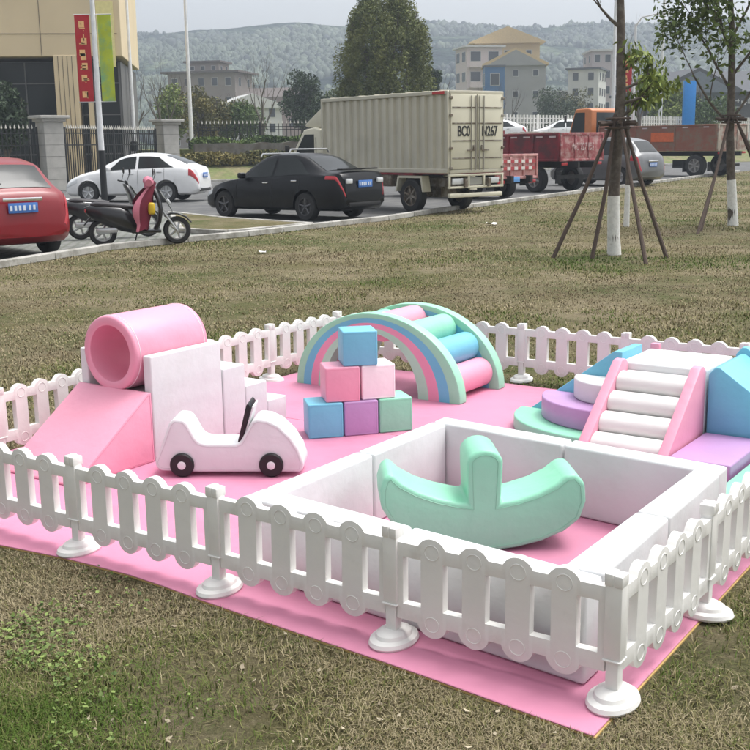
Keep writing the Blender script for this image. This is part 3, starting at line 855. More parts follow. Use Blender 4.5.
    b = MB(); b.box((xr-.012, 0, zpl), (.02, .46, .15), bevel=.004); pl = b.build('licence_plate', PLATEBLUE, t)
    b = MB()
    for k in range(6): b.box((xr-.024, -.17+.068*k+(.02 if k > 1 else 0), zpl), (.004, .035, .075))
    b.build('plate_characters', PLATEWHITE, pl)
    if not P.get('chrome'):
        b = MB(); b.box((xr+.03, 0, P['bump']), (.09, P['W']*.62, .10), bevel=.03); b.build('bumper_trim', DARK, t)
    if P.get('chrome'):
        b = MB(); b.box((xr-.012, 0, zpl+.125), (.03, .62, .055), bevel=.012); b.build('trim_bar', CHROME, t)
    t['_'] = 0; del t['_']
    return t, x_of, wd, zbelt, ztop

sedan = dict(L=4.5, W=1.74, wr=.31, axles=(.85, 3.47),
    top=[(0, .52), (.04, .60), (.2, .70), (.6, .82), (1.2, .93), (1.6, 1.17), (2.0, 1.38), (2.4, 1.455), (2.9, 1.455), (3.3, 1.37), (3.7, 1.18), (3.95, 1.08), (4.3, 1.06), (4.42, 1.02), (4.48, .80), (4.5, .62)],
    belt=[(0, .45), (.1, .55), (.6, .76), (1.2, .88), (2.4, .93), (3.6, .99), (4.3, .98), (4.45, .72), (4.5, .5)],
    wtop=[(0, .5), (.2, .62), (.8, .72), (1.25, .70), (2.0, .57), (2.6, .55), (3.3, .56), (3.9, .66), (4.35, .70), (4.5, .62)],
    w=[(0, .62), (.05, .74), (.2, .86), (.5, .96), (1.0, 1), (3.6, 1), (4.1, .97), (4.35, .90), (4.46, .82), (4.5, .74)],
    side_glass=[(1.42, 2.42, .42, -.0), (2.50, 3.62, .0, .48)], ws=(1.3, 2.02), rw=(3.28, 3.92), handles=(2.25, 3.15), doors=(1.3, 2.46, 3.3), mirror=1.55,
    lamps=[(4.05, 4.49, .80, .99, 'tail_light', TAILRED), (.03, .42, .62, .97, 'headlight', LENS)], rear_lamps=[(.52, .865, .20, .11, 'tail_light', LENS)], plate=.80, bump=.36, lr=.25)
hatch = dict(sedan, L=4.2, W=1.72,
    top=[(0, .55), (.04, .64), (.2, .75), (.6, .88), (1.0, .97), (1.4, 1.20), (1.8, 1.43), (2.3, 1.52), (3.0, 1.51), (3.5, 1.44), (3.62, 1.40), (3.9, 1.16), (4.03, 1.03), (4.12, .95), (4.18, .72), (4.2, .5)],
    belt=[(0, .5), (.2, .62), (.6, .82), (1.1, .92), (2.4, .96), (3.6, 1.0), (3.95, .99), (4.1, .88), (4.2, .5)],
    wtop=[(0, .5), (.2, .62), (.8, .70), (1.1, .68), (1.8, .58), (2.6, .56), (3.5, .54), (3.9, .60), (4.05, .66), (4.2, .60)],
    w=[(0, .62), (.05, .74), (.2, .86), (.5, .96), (1.0, 1), (3.3, 1), (3.8, .97), (4.05, .92), (4.16, .87), (4.2, .80)],
    axles=(.78, 3.35), side_glass=[(1.22, 2.2, .40, 0), (2.28, 3.2, 0, .05), (3.26, 3.62, .05, .15)], ws=(1.08, 1.80), rw=(3.63, 4.0), handles=(2.05, 3.0), doors=(1.15, 2.24, 3.1), mirror=1.35,
    lamps=[(3.80, 4.195, .70, .99, 'tail_light', TAILRED), (.03, .42, .62, .97, 'headlight', LENS)], rear_lamps=[], plate=.78, bump=.42, chrome=True, lr=.3)

def at_rear_left(x, y, L, Wd, a):
    """centre of a vehicle whose rear left corner stands at (x, y)"""
    h = Vector((math.cos(a), math.sin(a))); l = Vector((-h.y, h.x))
    c = Vector((x, y))+h*L/2-l*Wd/2
    return (c.x, c.y, .008)

# black sedan with roof rack
a = math.atan2(.80, -.60)
t, x_of, wd, zbl, ztp = make_car('parked_car', 'black sedan with roof rack parked in front of the white box truck', 'car', at_rear_left(-.68, 23.95, 4.6, 1.74, R(140)), R(140), BLACKPAINT, sedan, rimm=mat('dull_rim', (.12, .12, .125), rough=.4, metal=.6))
for s in (1.95, 2.85):
    b = MB(); b.tube([(x_of(s), -.66, ztp(s)+.02), (x_of(s), -.6, ztp(s)+.10), (x_of(s), .6, ztp(s)+.10), (x_of(s), .66, ztp(s)+.02)], .018, n=6); b.build('roof_bar', ALLOY, t)
b = MB()
b.box((x_of(4.3), 0, 1.12), (.16, 1.2, .03), bevel=.01); b.build('spoiler', BLACKPAINT, t)

# red hatchback
t, x_of, *_ = make_car('parked_car', 'dark red hatchback parked at the left edge beside the scooters', 'car', at_rear_left(-5.88, 16.15, 4.2, 1.72, R(131)), R(131), REDPAINT, hatch)
b = MB(); b.tube([(x_of(3.72)-.03, -.12, 1.17), (x_of(3.98)-.02, .30, 1.12)], .012, n=5); b.build('rear_wiper', DARK, t)
b = MB(); b.tube([(x_of(3.35), 0, 1.47), (x_of(3.42), 0, 1.60)], [.02, .006], n=6); b.build('aerial', DARK, t)

# white sedan in the road, nose to the left
wcar = dict(sedan, L=4.35, rear=0)
wcar.update(top=[(0, .52), (.04, .60), (.2, .72), (.6, .88), (1.1, 1.0), (1.5, 1.2), (2.0, 1.42), (2.4, 1.48), (2.8, 1.475), (3.3, 1.40), (3.8, 1.22), (4.0, 1.12), (4.15, 1.07), (4.27, 1.0), (4.33, .80), (4.35, .62)],
    lamps=[(4.05, 4.33, .66, .99, 'tail_light', TAILRED), (.03, .50, .62, .98, 'headlight', LENS)], rear_lamps=[],
    wtop=[(0, .5), (.2, .62), (.8, .72), (1.25, .70), (2.0, .57), (2.6, .55), (3.3, .56), (3.9, .64), (4.2, .66), (4.35, .60)],
    w=[(0, .62), (.05, .74), (.2, .86), (.5, .96), (1.0, 1), (3.5, 1), (3.9, .97), (4.15, .90), (4.3, .82), (4.35, .74)],
    belt=[(0, .45), (.1, .55), (.6, .80), (1.2, .92), (2.4, .98), (3.6, 1.03), (4.1, 1.0), (4.3, .72), (4.35, .5)], rw=(3.3, 3.95),
    axles=(.85, 3.35), side_glass=[(1.42, 2.38, .42, 0), (2.46, 3.6, 0, .5)])
make_car('parked_car', 'white sedan standing on the road behind the scooters, seen from the side', 'car', (-7.35, 35.3, .008), R(172), WHITEPAINT, wcar)

# silver car far right
make_car('parked_car', 'silver grey car parked behind the staked tree trunk', 'car', at_rear_left(9.6, 40.3, 4.3, 1.9, R(133)), R(133), mat('grey_silver_paint', (.15, .155, .16), rough=.35, coat=.4, metal=.3), dict(hatch, W=1.9, top=[(a_, b_*1.16) for a_, b_ in hatch['top']], belt=[(a_, b_*1.13) for a_, b_ in hatch['belt']], wr=.35))
# white cars beyond the road
for (x, y, a, lab) in ((1.9, 66.5, 175, 'white car roof showing between the box truck and the pale fence'), (7.4, 70.0, 178, 'white car behind the dark red truck, left of the orange cab'), (12.3, 73.5, 176, 'white car hidden mostly behind the orange truck cab')):
    make_car('parked_car', lab, 'car', (x, y, 1.57), R(a), WHITEPAINT, wcar)

# ---------------- box truck
CREAM = mat('cream_paint', srgb(210, 206, 186), rough=.5, var=.06, vscale=2, col2=(.42, .40, .33), c2scale=1.6, c2lo=.6, c2hi=.85)
CONT = mat('container_steel', srgb(196, 192, 175), rough=.5, var=.07, vscale=1.5, col2=(.36, .34, .29), c2scale=1.2, c2lo=.58, c2hi=.85)
RUST = mat('grubby_frame', (.14, .11, .08), rough=.8, col2=(.3, .28, .24), c2scale=5)
def text_mesh(txt, size, m, parent, name, M, thick=.004, sx=1.):
    cu = bpy.data.curves.new('lettering', 'FONT'); cu.body = txt; cu.size = size; cu.align_x = 'CENTER'; cu.align_y = 'CENTER'; cu.extrude = thick; cu.offset = .006
    o = bpy.data.objects.new('tmp', cu); COL.objects.link(o)
    dg = bpy.context.evaluated_depsgraph_get(); dg.update()
    me = bpy.data.meshes.new_from_object(o.evaluated_get(dg)); bpy.data.objects.remove(o); bpy.data.curves.remove(cu)
    me.transform(Matrix.Diagonal((sx, 1, 1, 1))); me.transform(M); me.materials.clear(); me.materials.append(m)
    q = bpy.data.objects.new(name, me); COL.objects.link(q); q.parent = parent
    return q
# lettering that reads from behind a vehicle: text x -> -y, text y -> z, normal -> -x
def rear_text(x, y, z): return Matrix(((0, 0, -1, x), (-1, 0, 0, y), (0, 1, 0, z), (0, 0, 0, 1)))

def box_truck():
    a = R(128); Lb, Wb = 5.0, 1.78
    h = Vector((math.cos(a), math.sin(a))); l = Vector((-h.y, h.x))
    c = Vector((1.76, 26.15))-l*Wb/2
    t = thing('box_truck', 'cream white box truck with corrugated cargo box and lettered rear doors', 'truck', (c.x, c.y, .008), a, 'lorries parked along the road')
    # local: x=0 at the tail, forward +x
    z0, z1 = .97, 2.82
    b = MB()
    for sg in (1, -1):
        nrib = 17; per = Lb/nrib; pr = []
        for k in range(nrib):
            x = k*per
            pr += [(x+.0*per, 0), (x+.18*per, 0), (x+.30*per, -.062), (x+.70*per, -.062), (x+.82*per, 0)]
        pr += [(Lb, 0)]
        y = lambda q: sg*(Wb/2-.012+q)
        vs = [(p[0], y(p[1]), z0+.08) for p in pr]+[(p[0], y(p[1]), z1-.08) for p in pr]
        n = len(pr); b.raw(vs, [(i, i+1, n+i+1, n+i) for i in range(n-1)])
    b.build('corrugated_side', CONT, t, angle=20)
    b = MB(); b.box((Lb/2, 0, (z0+z1)/2), (Lb-.1, Wb-.14, z1-z0-.04)); b.box((Lb-.02, 0, (z0+z1)/2), (.04, Wb, z1-z0-.1))
    b.build('cargo_box', CONT, t)
    b = MB()
    for sg in (1, -1):
        b.box((Lb/2, sg*(Wb/2-.02), z1-.03), (Lb+.02, .07, .09), bevel=.012, seg=1)
        b.box((Lb/2, sg*(Wb/2-.02), z0+.03), (Lb+.02, .07, .10), bevel=.012, seg=1)
        for x in (.02, Lb-.02): b.box((x, sg*(Wb/2-.03), (z0+z1)/2), (.08, .08, z1-z0), bevel=.012, seg=1)
    b.box((.0, 0, z1-.03), (.08, Wb-.08, .09), bevel=.01); b.box((0, 0, z0+.02), (.08, Wb-.08, .09), bevel=.01)
    b.build('box_frame', CONT, t)
    # roof bows
    b = MB()
    for k in range(8): b.box((.3+k*.62, 0, z1+.022), (.06, Wb-.1, .025))
    b.box((Lb/2, 0, z1-.0), (Lb-.12, Wb-.12, .02)); b.build('roof', CONT, t)
    # rear doors
    for sg in (1, -1):
        b = MB(); b.box((-.035, sg*Wb*.235, (z0+z1)/2), (.035, Wb*.455, z1-z0-.14), bevel=.008); d = b.build('rear_door', CREAM, t)
        b = MB()
        for z in (z0+.32, z0+.72, z0+1.12, z0+1.48): b.box((-.056, sg*Wb*.235, z), (.014, Wb*.42, .03))
        b.build('door_ribs', RUST, d)
        b = MB()
        for yy in (.06, .20): b.tube([(-.075, sg*(yy+.0), z0+.04), (-.075, sg*yy, z1-.1)], .014, n=6)
        b.build('lock_rods', mat('rod', (.33, .31, .27), rough=.5), d)
        b = MB(); b.box((-.09, sg*.24, z0+.50), (.02, .22, .03)); b.box((-.09, sg*.13, z0+.56), (.03, .05, .12)); b.build('door_handle', RUST, d)
        for z in (z0+.1, z0+.55, z1-.55, z1-.15):
            b = MB(); b.box((-.06, sg*(Wb/2-.06), z), (.04, .09, .06), bevel=.01); b.build('hinge', RUST, d)
    BLK = mat('stencil_black', (.03, .03, .03), rough=.8)
    text_mesh('BC0', .33, BLK, t, 'lettering', rear_text(-.058, .43, z0+.93), thick=.006, sx=.68)
    text_mesh('N267', .33, BLK, t, 'lettering', rear_text(-.058, -.40, z0+.93), thick=.006, sx=.68)
    # underrun frame with lamps
    b = MB()
    for z in (.62, .90): b.box((-.02, 0, z), (.06, Wb, .05), bevel=.01)
    for y in (-Wb/2+.03, -.25, .25, Wb/2-.03): b.box((-.02, y, .76), (.06, .05, .30), bevel=.01)
    b.box((.0, 0, .43), (.10, Wb*.96, .10), bevel=.02)
    b.build('rear_bumper', CREAM, t)
    for sg in (1, -1):
        b = MB(); b.box((-.01, sg*.58, .76), (.05, .34, .14), bevel=.015); b.build('tail_light', LENS, t)
    b = MB(); b.box((.0, 0, .76), (.03, .40, .18)); b.build('licence_plate', mat('dull_plate', (.30, .30, .27), rough=.6), t)
    b = MB()
    for y in (-.38, .38): b.box((Lb/2+.8, y, .72), (Lb+1.8, .09, .2))
    b.box((1.2, 0, .5), (.5, .5, .3)); b.tube([(1.3, -.8, .42), (1.3, .8, .42)], .07, n=8); b.build('chassis', RUST, t)
    for sg in (1, -1):
        wheel(t, 1.38, sg*(Wb/2-.12), .40, .22, sg, rimm=RUST, spokes=6)
        wheel(t, Lb+.55, sg*(Wb/2-.14), .40, .22, sg, rimm=RUST, spokes=6)
        b = MB(); b.prism([(.88, .5), (.95, .88), (1.85, .88), (1.95, .5), (1.90, .5), (1.8, .83), (1.0, .83), (.93, .5)], sg*(Wb/2-.25), sg*(Wb/2-.01)); b.build('mudguard', CREAM, t)
    b = MB(); b.box((2.6, Wb/2-.15, .75), (1.0, .3, .28), bevel=.03); b.build('fuel_tank', RUST, t)
    # cab
    cb = [(Lb+.12, .55), (Lb+.12, 2.05), (Lb+.45, 2.12), (Lb+.95, 2.06), (Lb+1.55, 1.40), (Lb+1.75, 1.28), (Lb+1.80, .85), (Lb+1.78, .45), (Lb+.95, .45), (Lb+.9, .55)]
    b = MB(); b.prism(cb, -.83, .83, bevel=.06, seg=3); cab = b.build('cab', CREAM, t)
    for sg in (1, -1):
        w_ = [(Lb+.45, 1.30), (Lb+.45, 1.93), (Lb+.88, 1.93), (Lb+1.42, 1.34), (Lb+1.40, 1.28)]
        b = MB(); b.prism(w_, sg*.826, sg*.842); b.build('side_window', GLASS, t)
        b = MB(); b.box((Lb+.36, sg*.838, 1.2), (.012, .012, 1.3)); b.build('door_gap', DARK, t)
        b = MB(); b.tube([(Lb+1.35, sg*.84, 1.55), (Lb+1.45, sg*1.02, 1.6)], .012, n=5); b.box((Lb+1.45, sg*1.04, 1.52), (.05, .13, .26), bevel=.02); b.build('mirror', DARK, t)
    b = MB(); b.grid(lambda i, j: (Lb+1.0+.53*i+.012, -.74+1.48*j, 2.015-.60*i+.02), 2, 2); b.build('windscreen', GLASS, t)
    b = MB(); b.prism([(Lb+.18, 2.10), (Lb+.18, 2.62), (Lb+.30, 2.60), (Lb+1.05, 2.20), (Lb+1.0, 2.12)], -.72, .72, bevel=.05, seg=2); b.build('wind_deflector', CREAM, t)
    RED = mat('red_reflector', (.5, .03, .03), rough=.3)
    b = MB(); b.box((.3, Wb/2+.02, z1-.035), (.42, .012, .07)); b.build('reflector', RED, t)
    return t
box_truck()

# ---------------- flatbed lorries seen from the rear left
def flatbed(label, rl, Lb, Wb, z0, z1, sidem, tailm, cabm, cab_h, txt=None, stripes=False, cargo=None, wr=.45, plate=True, panels=3, gap=.25, tailz0=None, tail_panels=3):
    a = R(129); h = Vector((math.cos(a), math.sin(a))); l = Vector((-h.y, h.x))
    c = Vector(rl)-l*Wb/2
    t = thing('flatbed_truck', label, 'truck', (c.x, c.y, .008), a, 'lorries parked along the road')
    b = MB(); b.box((Lb/2, 0, z0+.03), (Lb, Wb-.04, .06)); b.build('bed_floor', RUST, t)
    for sg in (1, -1):
        b = MB(); b.box((Lb/2, sg*(Wb/2-.02), (z0+z1)/2), (Lb, .035, z1-z0), bevel=.008, seg=1)
        for z in (z0+.03, z1-.03): b.box((Lb/2, sg*(Wb/2+.01), z), (Lb+.01, .05, .07), bevel=.01, seg=1)
        for k in range(panels+1): b.box((.03+(Lb-.06)*k/panels, sg*(Wb/2+.012), (z0+z1)/2), (.07, .055, z1-z0-.02), bevel=.01, seg=1)
        s_ = b.build('side_board', sidem, t)
        b = MB()
        for k in range(panels*2): b.box((Lb*(k+.5)/(panels*2), sg*(Wb/2+.03), z1-.12), (.28, .01, .05))
        b.build('reflectors', mat('reflector_pale', (.6, .5, .5), rough=.4), s_)
    tz = tailz0 or z0
    b = MB(); b.box((-.01, 0, (tz+z1)/2), (.04, Wb, z1-tz), bevel=.008)
    for z in (tz+.03, z1-.03): b.box((-.04, 0, z), (.05, Wb, .08), bevel=.01)
    for k in range(tail_panels+1): b.box((-.04, -Wb/2+.04+(Wb-.08)*k/tail_panels, (tz+z1)/2), (.05, .08, z1-tz-.02), bevel=.01)
    tg = b.build('tailgate', tailm, t)
    b = MB(); b.box((Lb-.03, 0, (z0+z1)/2+.08), (.05, Wb-.05, z1-z0+.15)); b.build('headboard', sidem, t)
    if txt: text_mesh(txt, .34, mat('worn_white', (.62, .50, .50), rough=.8, col2=(.3, .1, .1), c2scale=12), tg, 'lettering', rear_text(-.067, 0, (z0+z1)/2), sx=.62)
    if stripes:
        for z, nm in ((z1-.2, 0), (tz+.30, 1)):
            bw_ = MB(); br = MB()
            for k in range(10):
                (bw_ if k % 2 else br).box((-.07, -Wb/2+.12+(Wb-.24)*(k+.5)/10, z), (.012, (Wb-.24)/10*.96, .09))
            bw_.build('reflective_strip', mat('strip_white', (.75, .72, .68), rough=.4), tg); br.build('reflective_strip', mat('strip_red', (.45, .06, .07), rough=.4), tg)
    if plate:
        b = MB(); b.box((-.075, .15, tz-.02), (.015, .46, .16), bevel=.004); b.build('licence_plate', mat('plate_pale_blue', srgb(110, 165, 225), rough=.4), t)
    b = MB()
    for y in (-.4, .4): b.box((Lb/2+.7, y, z0-.13), (Lb+1.9, .1, .2))
    b.box((.25, 0, .5), (.08, Wb*.9, .12)); b.box((2.4, 0, .55), (.9, .8, .35)); b.build('chassis', DARK, t)
    ax = 1.15
    for sg in (1, -1):
        wheel(t, ax, sg*(Wb/2-.17), wr, .3, sg, rimm=mat('painted_rim', (.30, .29, .28), rough=.6), spokes=6)
        wheel(t, Lb+.75, sg*(Wb/2-.2), wr, .24, sg, rimm=mat('painted_rim', (.30, .29, .28), rough=.6), spokes=6)
        b = MB(); b.box((-.03, sg*(Wb/2-.22), tz-.09), (.05, .28, .10), bevel=.015); b.build('tail_light', TAILRED, t)
        b = MB(); b.box((ax+.62, sg*(Wb/2-.18), .42), (.03, .3, .42)); b.build('mud_flap', DARK, t)
    if label.startswith('brown'):
        b = MB(); b.box((2.9, Wb/2+.018, 1.78), (1.3, .02, .42)); b.build('orange_panel', mat('panel_orange', srgb(210, 100, 50), rough=.6, var=.1), t)
    if cargo:
        b = MB()
        rr = random.Random(5)
        b.grid(lambda i, j: (.1+(Lb-.25)*i, -Wb/2+.08+(Wb-.16)*j, z1-.10+.14*math.sin(math.pi*i)*math.sin(math.pi*j)+rr.uniform(-.03, .05)), 40, 12); b.build('load', cargo, t)
    x0 = Lb+gap
    cb = [(x0, z0-.35), (x0, cab_h-.08), (x0+.25, cab_h), (x0+1.05, cab_h-.03), (x0+1.55, z0+.62), (x0+1.68, z0+.45), (x0+1.70, .75), (x0+1.66, .5), (x0+1.2, .5), (x0+.3, .5), (x0+.2, z0-.35)]
    b = MB(); b.prism(cb, -Wb/2+.06, Wb/2-.06, bevel=.07, seg=3); b.build('cab', cabm, t)
    zl = z0+.55
    for sg in (1, -1):
        b = MB(); b.prism([(x0+.42, zl), (x0+.42, cab_h-.2), (x0+1.02, cab_h-.2), (x0+1.42, zl)], sg*(Wb/2-.065), sg*(Wb/2-.05)); b.build('side_window', GLASS, t)
        b = MB(); b.tube([(x0+1.35, sg*(Wb/2-.06), cab_h-.35), (x0+1.5, sg*(Wb/2+.12), cab_h-.35)], .012, n=5); b.box((x0+1.5, sg*(Wb/2+.14), cab_h-.5), (.05, .16, .36), bevel=.02); b.build('mirror', DARK, t)
    b = MB(); b.box((x0-.004, 0, (zl+cab_h-.2)/2), (.02, Wb*.62, cab_h-.2-zl), bevel=.006); b.build('rear_window', GLASS, t)
    b = MB(); b.grid(lambda i, j: (x0+1.08+.46*i+.02, -Wb/2+.16+(Wb-.32)*j, cab_h-.12-(cab_h-z0-.74)*i), 2, 2); b.build('windscreen', GLASS, t)
    return t
DKRED = mat('dark_red_paint', srgb(128, 28, 42), rough=.45, var=.1, vscale=3, col2=(.10, .02, .025), c2scale=2)
WORNRED = mat('worn_red_paint', srgb(160, 78, 84), rough=.6, var=.15, vscale=5, col2=(.42, .25, .24), c2scale=5)
PALERED = mat('faded_tailgate', srgb(196, 150, 146), rough=.6, var=.1, vscale=5, col2=(.4, .14, .14), c2scale=4)
BROWN = mat('rusty_brown_paint', srgb(140, 88, 70), rough=.7, var=.12, vscale=3, col2=(.20, .13, .09), c2scale=3)
GREYTAIL = mat('grey_tailgate', srgb(168, 160, 148), rough=.7, col2=(.25, .12, .09), c2scale=2.5)
ORANGE = mat('orange_paint', srgb(190, 112, 56), rough=.45, coat=.3, var=.06)
SAND = mat('load_earth', (.12, .10, .085), rough=1, var=.3, vscale=12)
flatbed('small flatbed lorry with a pale striped tailgate and blue plate, next to the box truck', (3.55, 32.4), 3.4, 1.75, .72, 1.30, DKRED, PALERED, DKRED, 2.0, stripes=True, wr=.36, tailz0=.60)
flatbed('dark red flatbed lorry with a lettered tailgate, left of the staked tree', (6.1, 36.6), 4.6, 2.15, 1.02, 1.92, DKRED, WORNRED, DKRED, 2.15, txt='WC 927 155', cargo=SAND, wr=.42, plate=False, panels=4)
flatbed('brown tipper lorry with an orange cab, behind the silver car', (15.3, 50.0), 6.7, 2.3, 1.15, 2.32, BROWN, GREYTAIL, ORANGE, 3.25, wr=.5, plate=False, panels=3, gap=.5)

# ---------------- scooters
PLUM = mat('plum_cloth', srgb(112, 22, 48), rough=.75, bump=.6, bscale=12)
PINKCL = mat('pink_cloth', srgb(200, 120, 140), rough=.75, bump=.6, bscale=12)
YEL = mat('yellow_bag', srgb(214, 180, 40), rough=.5)
def scooter(label, loc, rz, cover):
    """electric scooter, front towards +x"""
    t = thing('scooter', label, 'scooter', loc, rz, 'scooters parked on the paving')
    sh = mat('scooter_black', (.014, .014, .016), rough=.3, coat=.4)
    for x, nm in ((-.62, 0), (.62, 1)):
        b = MB(); r = .235
        b.lathe([(r*.66, -.045), (r*.9, -.05), (r, -.02), (r, .02), (r*.9, .05), (r*.66, .045), (r*.66, -.045)], (x, 0, r), 'y', 28, cap=False)
        wl_ = b.build('wheel', RUBBER, t)
        b = MB(); b.lathe([(r*.66, -.03), (r*.66, .03), (r*.58, .03), (r*.58, -.03), (r*.66, -.03)], (x, 0, r), 'y', 28, cap=False)
        b.lathe([(.04, -.05), (.04, .05)], (x, 0, r), 'y', 12)
        for k in range(5):
            q = 2*math.pi*k/5; b.tube([(x, 0, r), (x+.15*math.cos(q), 0, r+.15*math.sin(q))], .02, n=6)
        b.build('rim', ALLOY, wl_)
    def loft(name, m, secs, n=16, parent=t):
        b = MB(); vs = []; fs = []
        for (x, z, hw, hh, tilt) in secs:
            for k in range(n):
                q = 2*math.pi*k/n; cy, cz = hw*math.copysign(abs(math.cos(q))**.7, math.cos(q)), hh*math.copysign(abs(math.sin(q))**.7, math.sin(q))
                vs.append((x-cz*math.sin(tilt), cy, z+cz*math.cos(tilt)))
        for i in range(len(secs)-1):
            for k in range(n): fs.append((i*n+k, i*n+(k+1) % n, (i+1)*n+(k+1) % n, (i+1)*n+k))
        fs.append(tuple(range(n))); fs.append(tuple(range((len(secs)-1)*n, len(secs)*n)))
        return b.raw(vs, fs).build(name, m, parent, angle=50)
    loft('rear_body', sh, [(-.90, .62, .04, .04, 0), (-.80, .58, .12, .12, 0), (-.55, .52, .17, .19, 0), (-.3, .46, .18, .22, 0), (-.12, .40, .16, .22, .3), (-.03, .32, .12, .14, .3)])
    loft('seat', mat('seat_vinyl', (.03, .027, .03), rough=.5), [(-.80, .70, .06, .03, 0), (-.7, .705, .12, .045, 0), (-.45, .68, .14, .05, 0), (-.2, .655, .13, .055, 0), (-.08, .64, .08, .04, 0)])
    b = MB(); b.box((.1, 0, .235), (.5, .26, .06), bevel=.02); b.build('footboard', sh, t)
    loft('front_shield', sh, [(.26, .26, .12, .04, 1.2), (.33, .4, .17, .035, 1.2), (.36, .6, .19, .04, 1.25), (.33, .78, .15, .05, 1.3), (.27, .93, .10, .06, 1.35), (.24, .98, .05, .04, 1.4)])
    loft('nose', mat('scooter_grey', (.10, .105, .10), rough=.35), [(.36, .92, .06, .05, .8), (.42, .80, .10, .06, .8), (.50, .66, .11, .07, .6), (.55, .56, .05, .04, .5)])
    b = MB(); b.box((.50, 0, .72), (.05, .14, .10), bevel=.02, rot=(0, -.5, 0)); b.build('headlight', LENS, t)
    loft('front_fender', sh, [(.42, .47, .04, .02, .8), (.52, .52, .07, .02, .3), (.64, .52, .07, .02, -.1), (.78, .46, .065, .018, -.5), (.87, .36, .04, .012, -.9)])
    loft('rear_fender', sh, [(-.92, .36, .04, .012, .9), (-.84, .46, .06, .018, .6), (-.7, .52, .07, .02, .2), (-.5, .5, .07, .02, -.1)])
    b = MB()
    for y in (-.08, .08): b.tube([(.36, y, .62), (.62, y, .235)], .02, n=8)
    b.build('front_fork', ALLOY, t)
    b = MB(); b.tube([(.3, 0, .9), (.26, 0, 1.0)], .03); b.tube([(.18, -.33, 1.04), (.24, -.2, 1.02), (.27, 0, 1.0), (.24, .2, 1.02), (.18, .33, 1.04)], .014); b.build('handlebar', DARK, t)
    for sg in (1, -1):
        b = MB(); b.tube([(.23, sg*.24, 1.03), (.28, sg*.27, 1.18)], .006, n=5); b.lathe([(.02, -.012), (.055, -.008), (.055, .008), (.02, .012)], (.28, sg*.28, 1.22), 'x', 16); b.build('mirror', DARK, t)
    b = MB(); b.tube([(-.88, -.12, .73), (-.9, 0, .74), (-.88, .12, .73), (-.55, .13, .70)], .012); b.build('grab_rail', ALLOY, t)
    b = MB(); b.box((-.55, -.10, .27), (.36, .06, .10), bevel=.03); b.build('swing_arm', ALLOY, t)
    b = MB(); b.tube([(-.05, -.05, .22), (-.12, -.14, .01)], .012); b.build('kickstand', DARK, t)
    b = MB(); b.box((-.885, 0, .60), (.03, .12, .06), bevel=.012); b.build('tail_light', TAILRED, t)
    if cover:
        # quilted wind cover hanging from the handlebar over the legs
        # one broad quilt: down from the bars, round both sides of the rider's legs
        def f(i, j, o=0.):
            q = -1+2*j; z = 1.06-.80*i
            wy = (.20+.15*math.sin(min(1, i*1.25)*math.pi*.75))+o
            back = .10+.24*math.sin(min(1, i*1.15)*math.pi*.8)
            ang = q*1.75
            return (.30-.16*i-back*(1-math.cos(ang))*.8+.012*math.sin(j*20+i*9), wy*math.sin(ang), z+.02*math.sin(q*9))
        b = MB(); b.grid(f, 14, 22); b.grid(lambda i, j: f(i, j, -.02), 14, 22, True); b.build('wind_cover', PLUM, t)
        b = MB()
        for j0, j1 in ((0, .10), (.90, 1)):
            b.grid(lambda i, j: f(i, j0+(j1-j0)*j, .012), 14, 4)
        for sg in (-1, 1): b.tube([(.20, sg*.10, 1.04), (.18, sg*.22, 1.07), (.17, sg*.36, 1.05)], [.06, .085, .06], n=12)
        b.tube([(.20, 0, .96), (.20, 0, 1.05), (.22, 0, 1.10)], [.10, .09, .04], n=12)
        b.build('cover_trim', PINKCL, t)
        b = MB(); b.box((.20, -.20, .62), (.12, .1, .2), bevel=.04, seg=3); b.build('yellow_bag', YEL, t)
    return t
scooter('black scooter with a plum and pink wind cover beside the red hatchback', (-3.97, 18.98, .016), R(14), True)
scooter('plain black scooter standing behind the pink covered scooter', (-4.78, 20.6, .016), R(24), False)

# ================================================================== STREET FURNITURE, WALLS, BUILDINGS
rnd = random.Random(11)
# gate pillars
def pillar(x, y, h, label, a):
    t = thing('gate_pillar', label, 'pillar', (x, y, .01), a, 'stone pillars of the iron fence')
    b = MB(); b.box((0, 0, (h-.25)/2), (.82, .82, h-.25), bevel=.015, seg=1); s_ = b.build('shaft', STONE, t)
    b = MB(); b.box((0, 0, h-.19), (1.0, 1.0, .12), bevel=.02); b.box((0, 0, h-.07), (1.24, 1.24, .12), bevel=.02); b.build('capstone', STONE, t)
    b = MB()
    for k in range(1, 6): b.box((0, 0, (h-.25)*k/6), (.826, .826, .02))
    b.build('joint', mat('stone_joint', (.2, .2, .18), rough=.9), s_)
pillar(-12.95, 45.6, 2.98, 'pale stone gate pillar left of the white sedan', R(40))
pillar(-9.75, 54.0, 2.97, 'pale stone gate pillar above the roof of the white sedan', R(40))

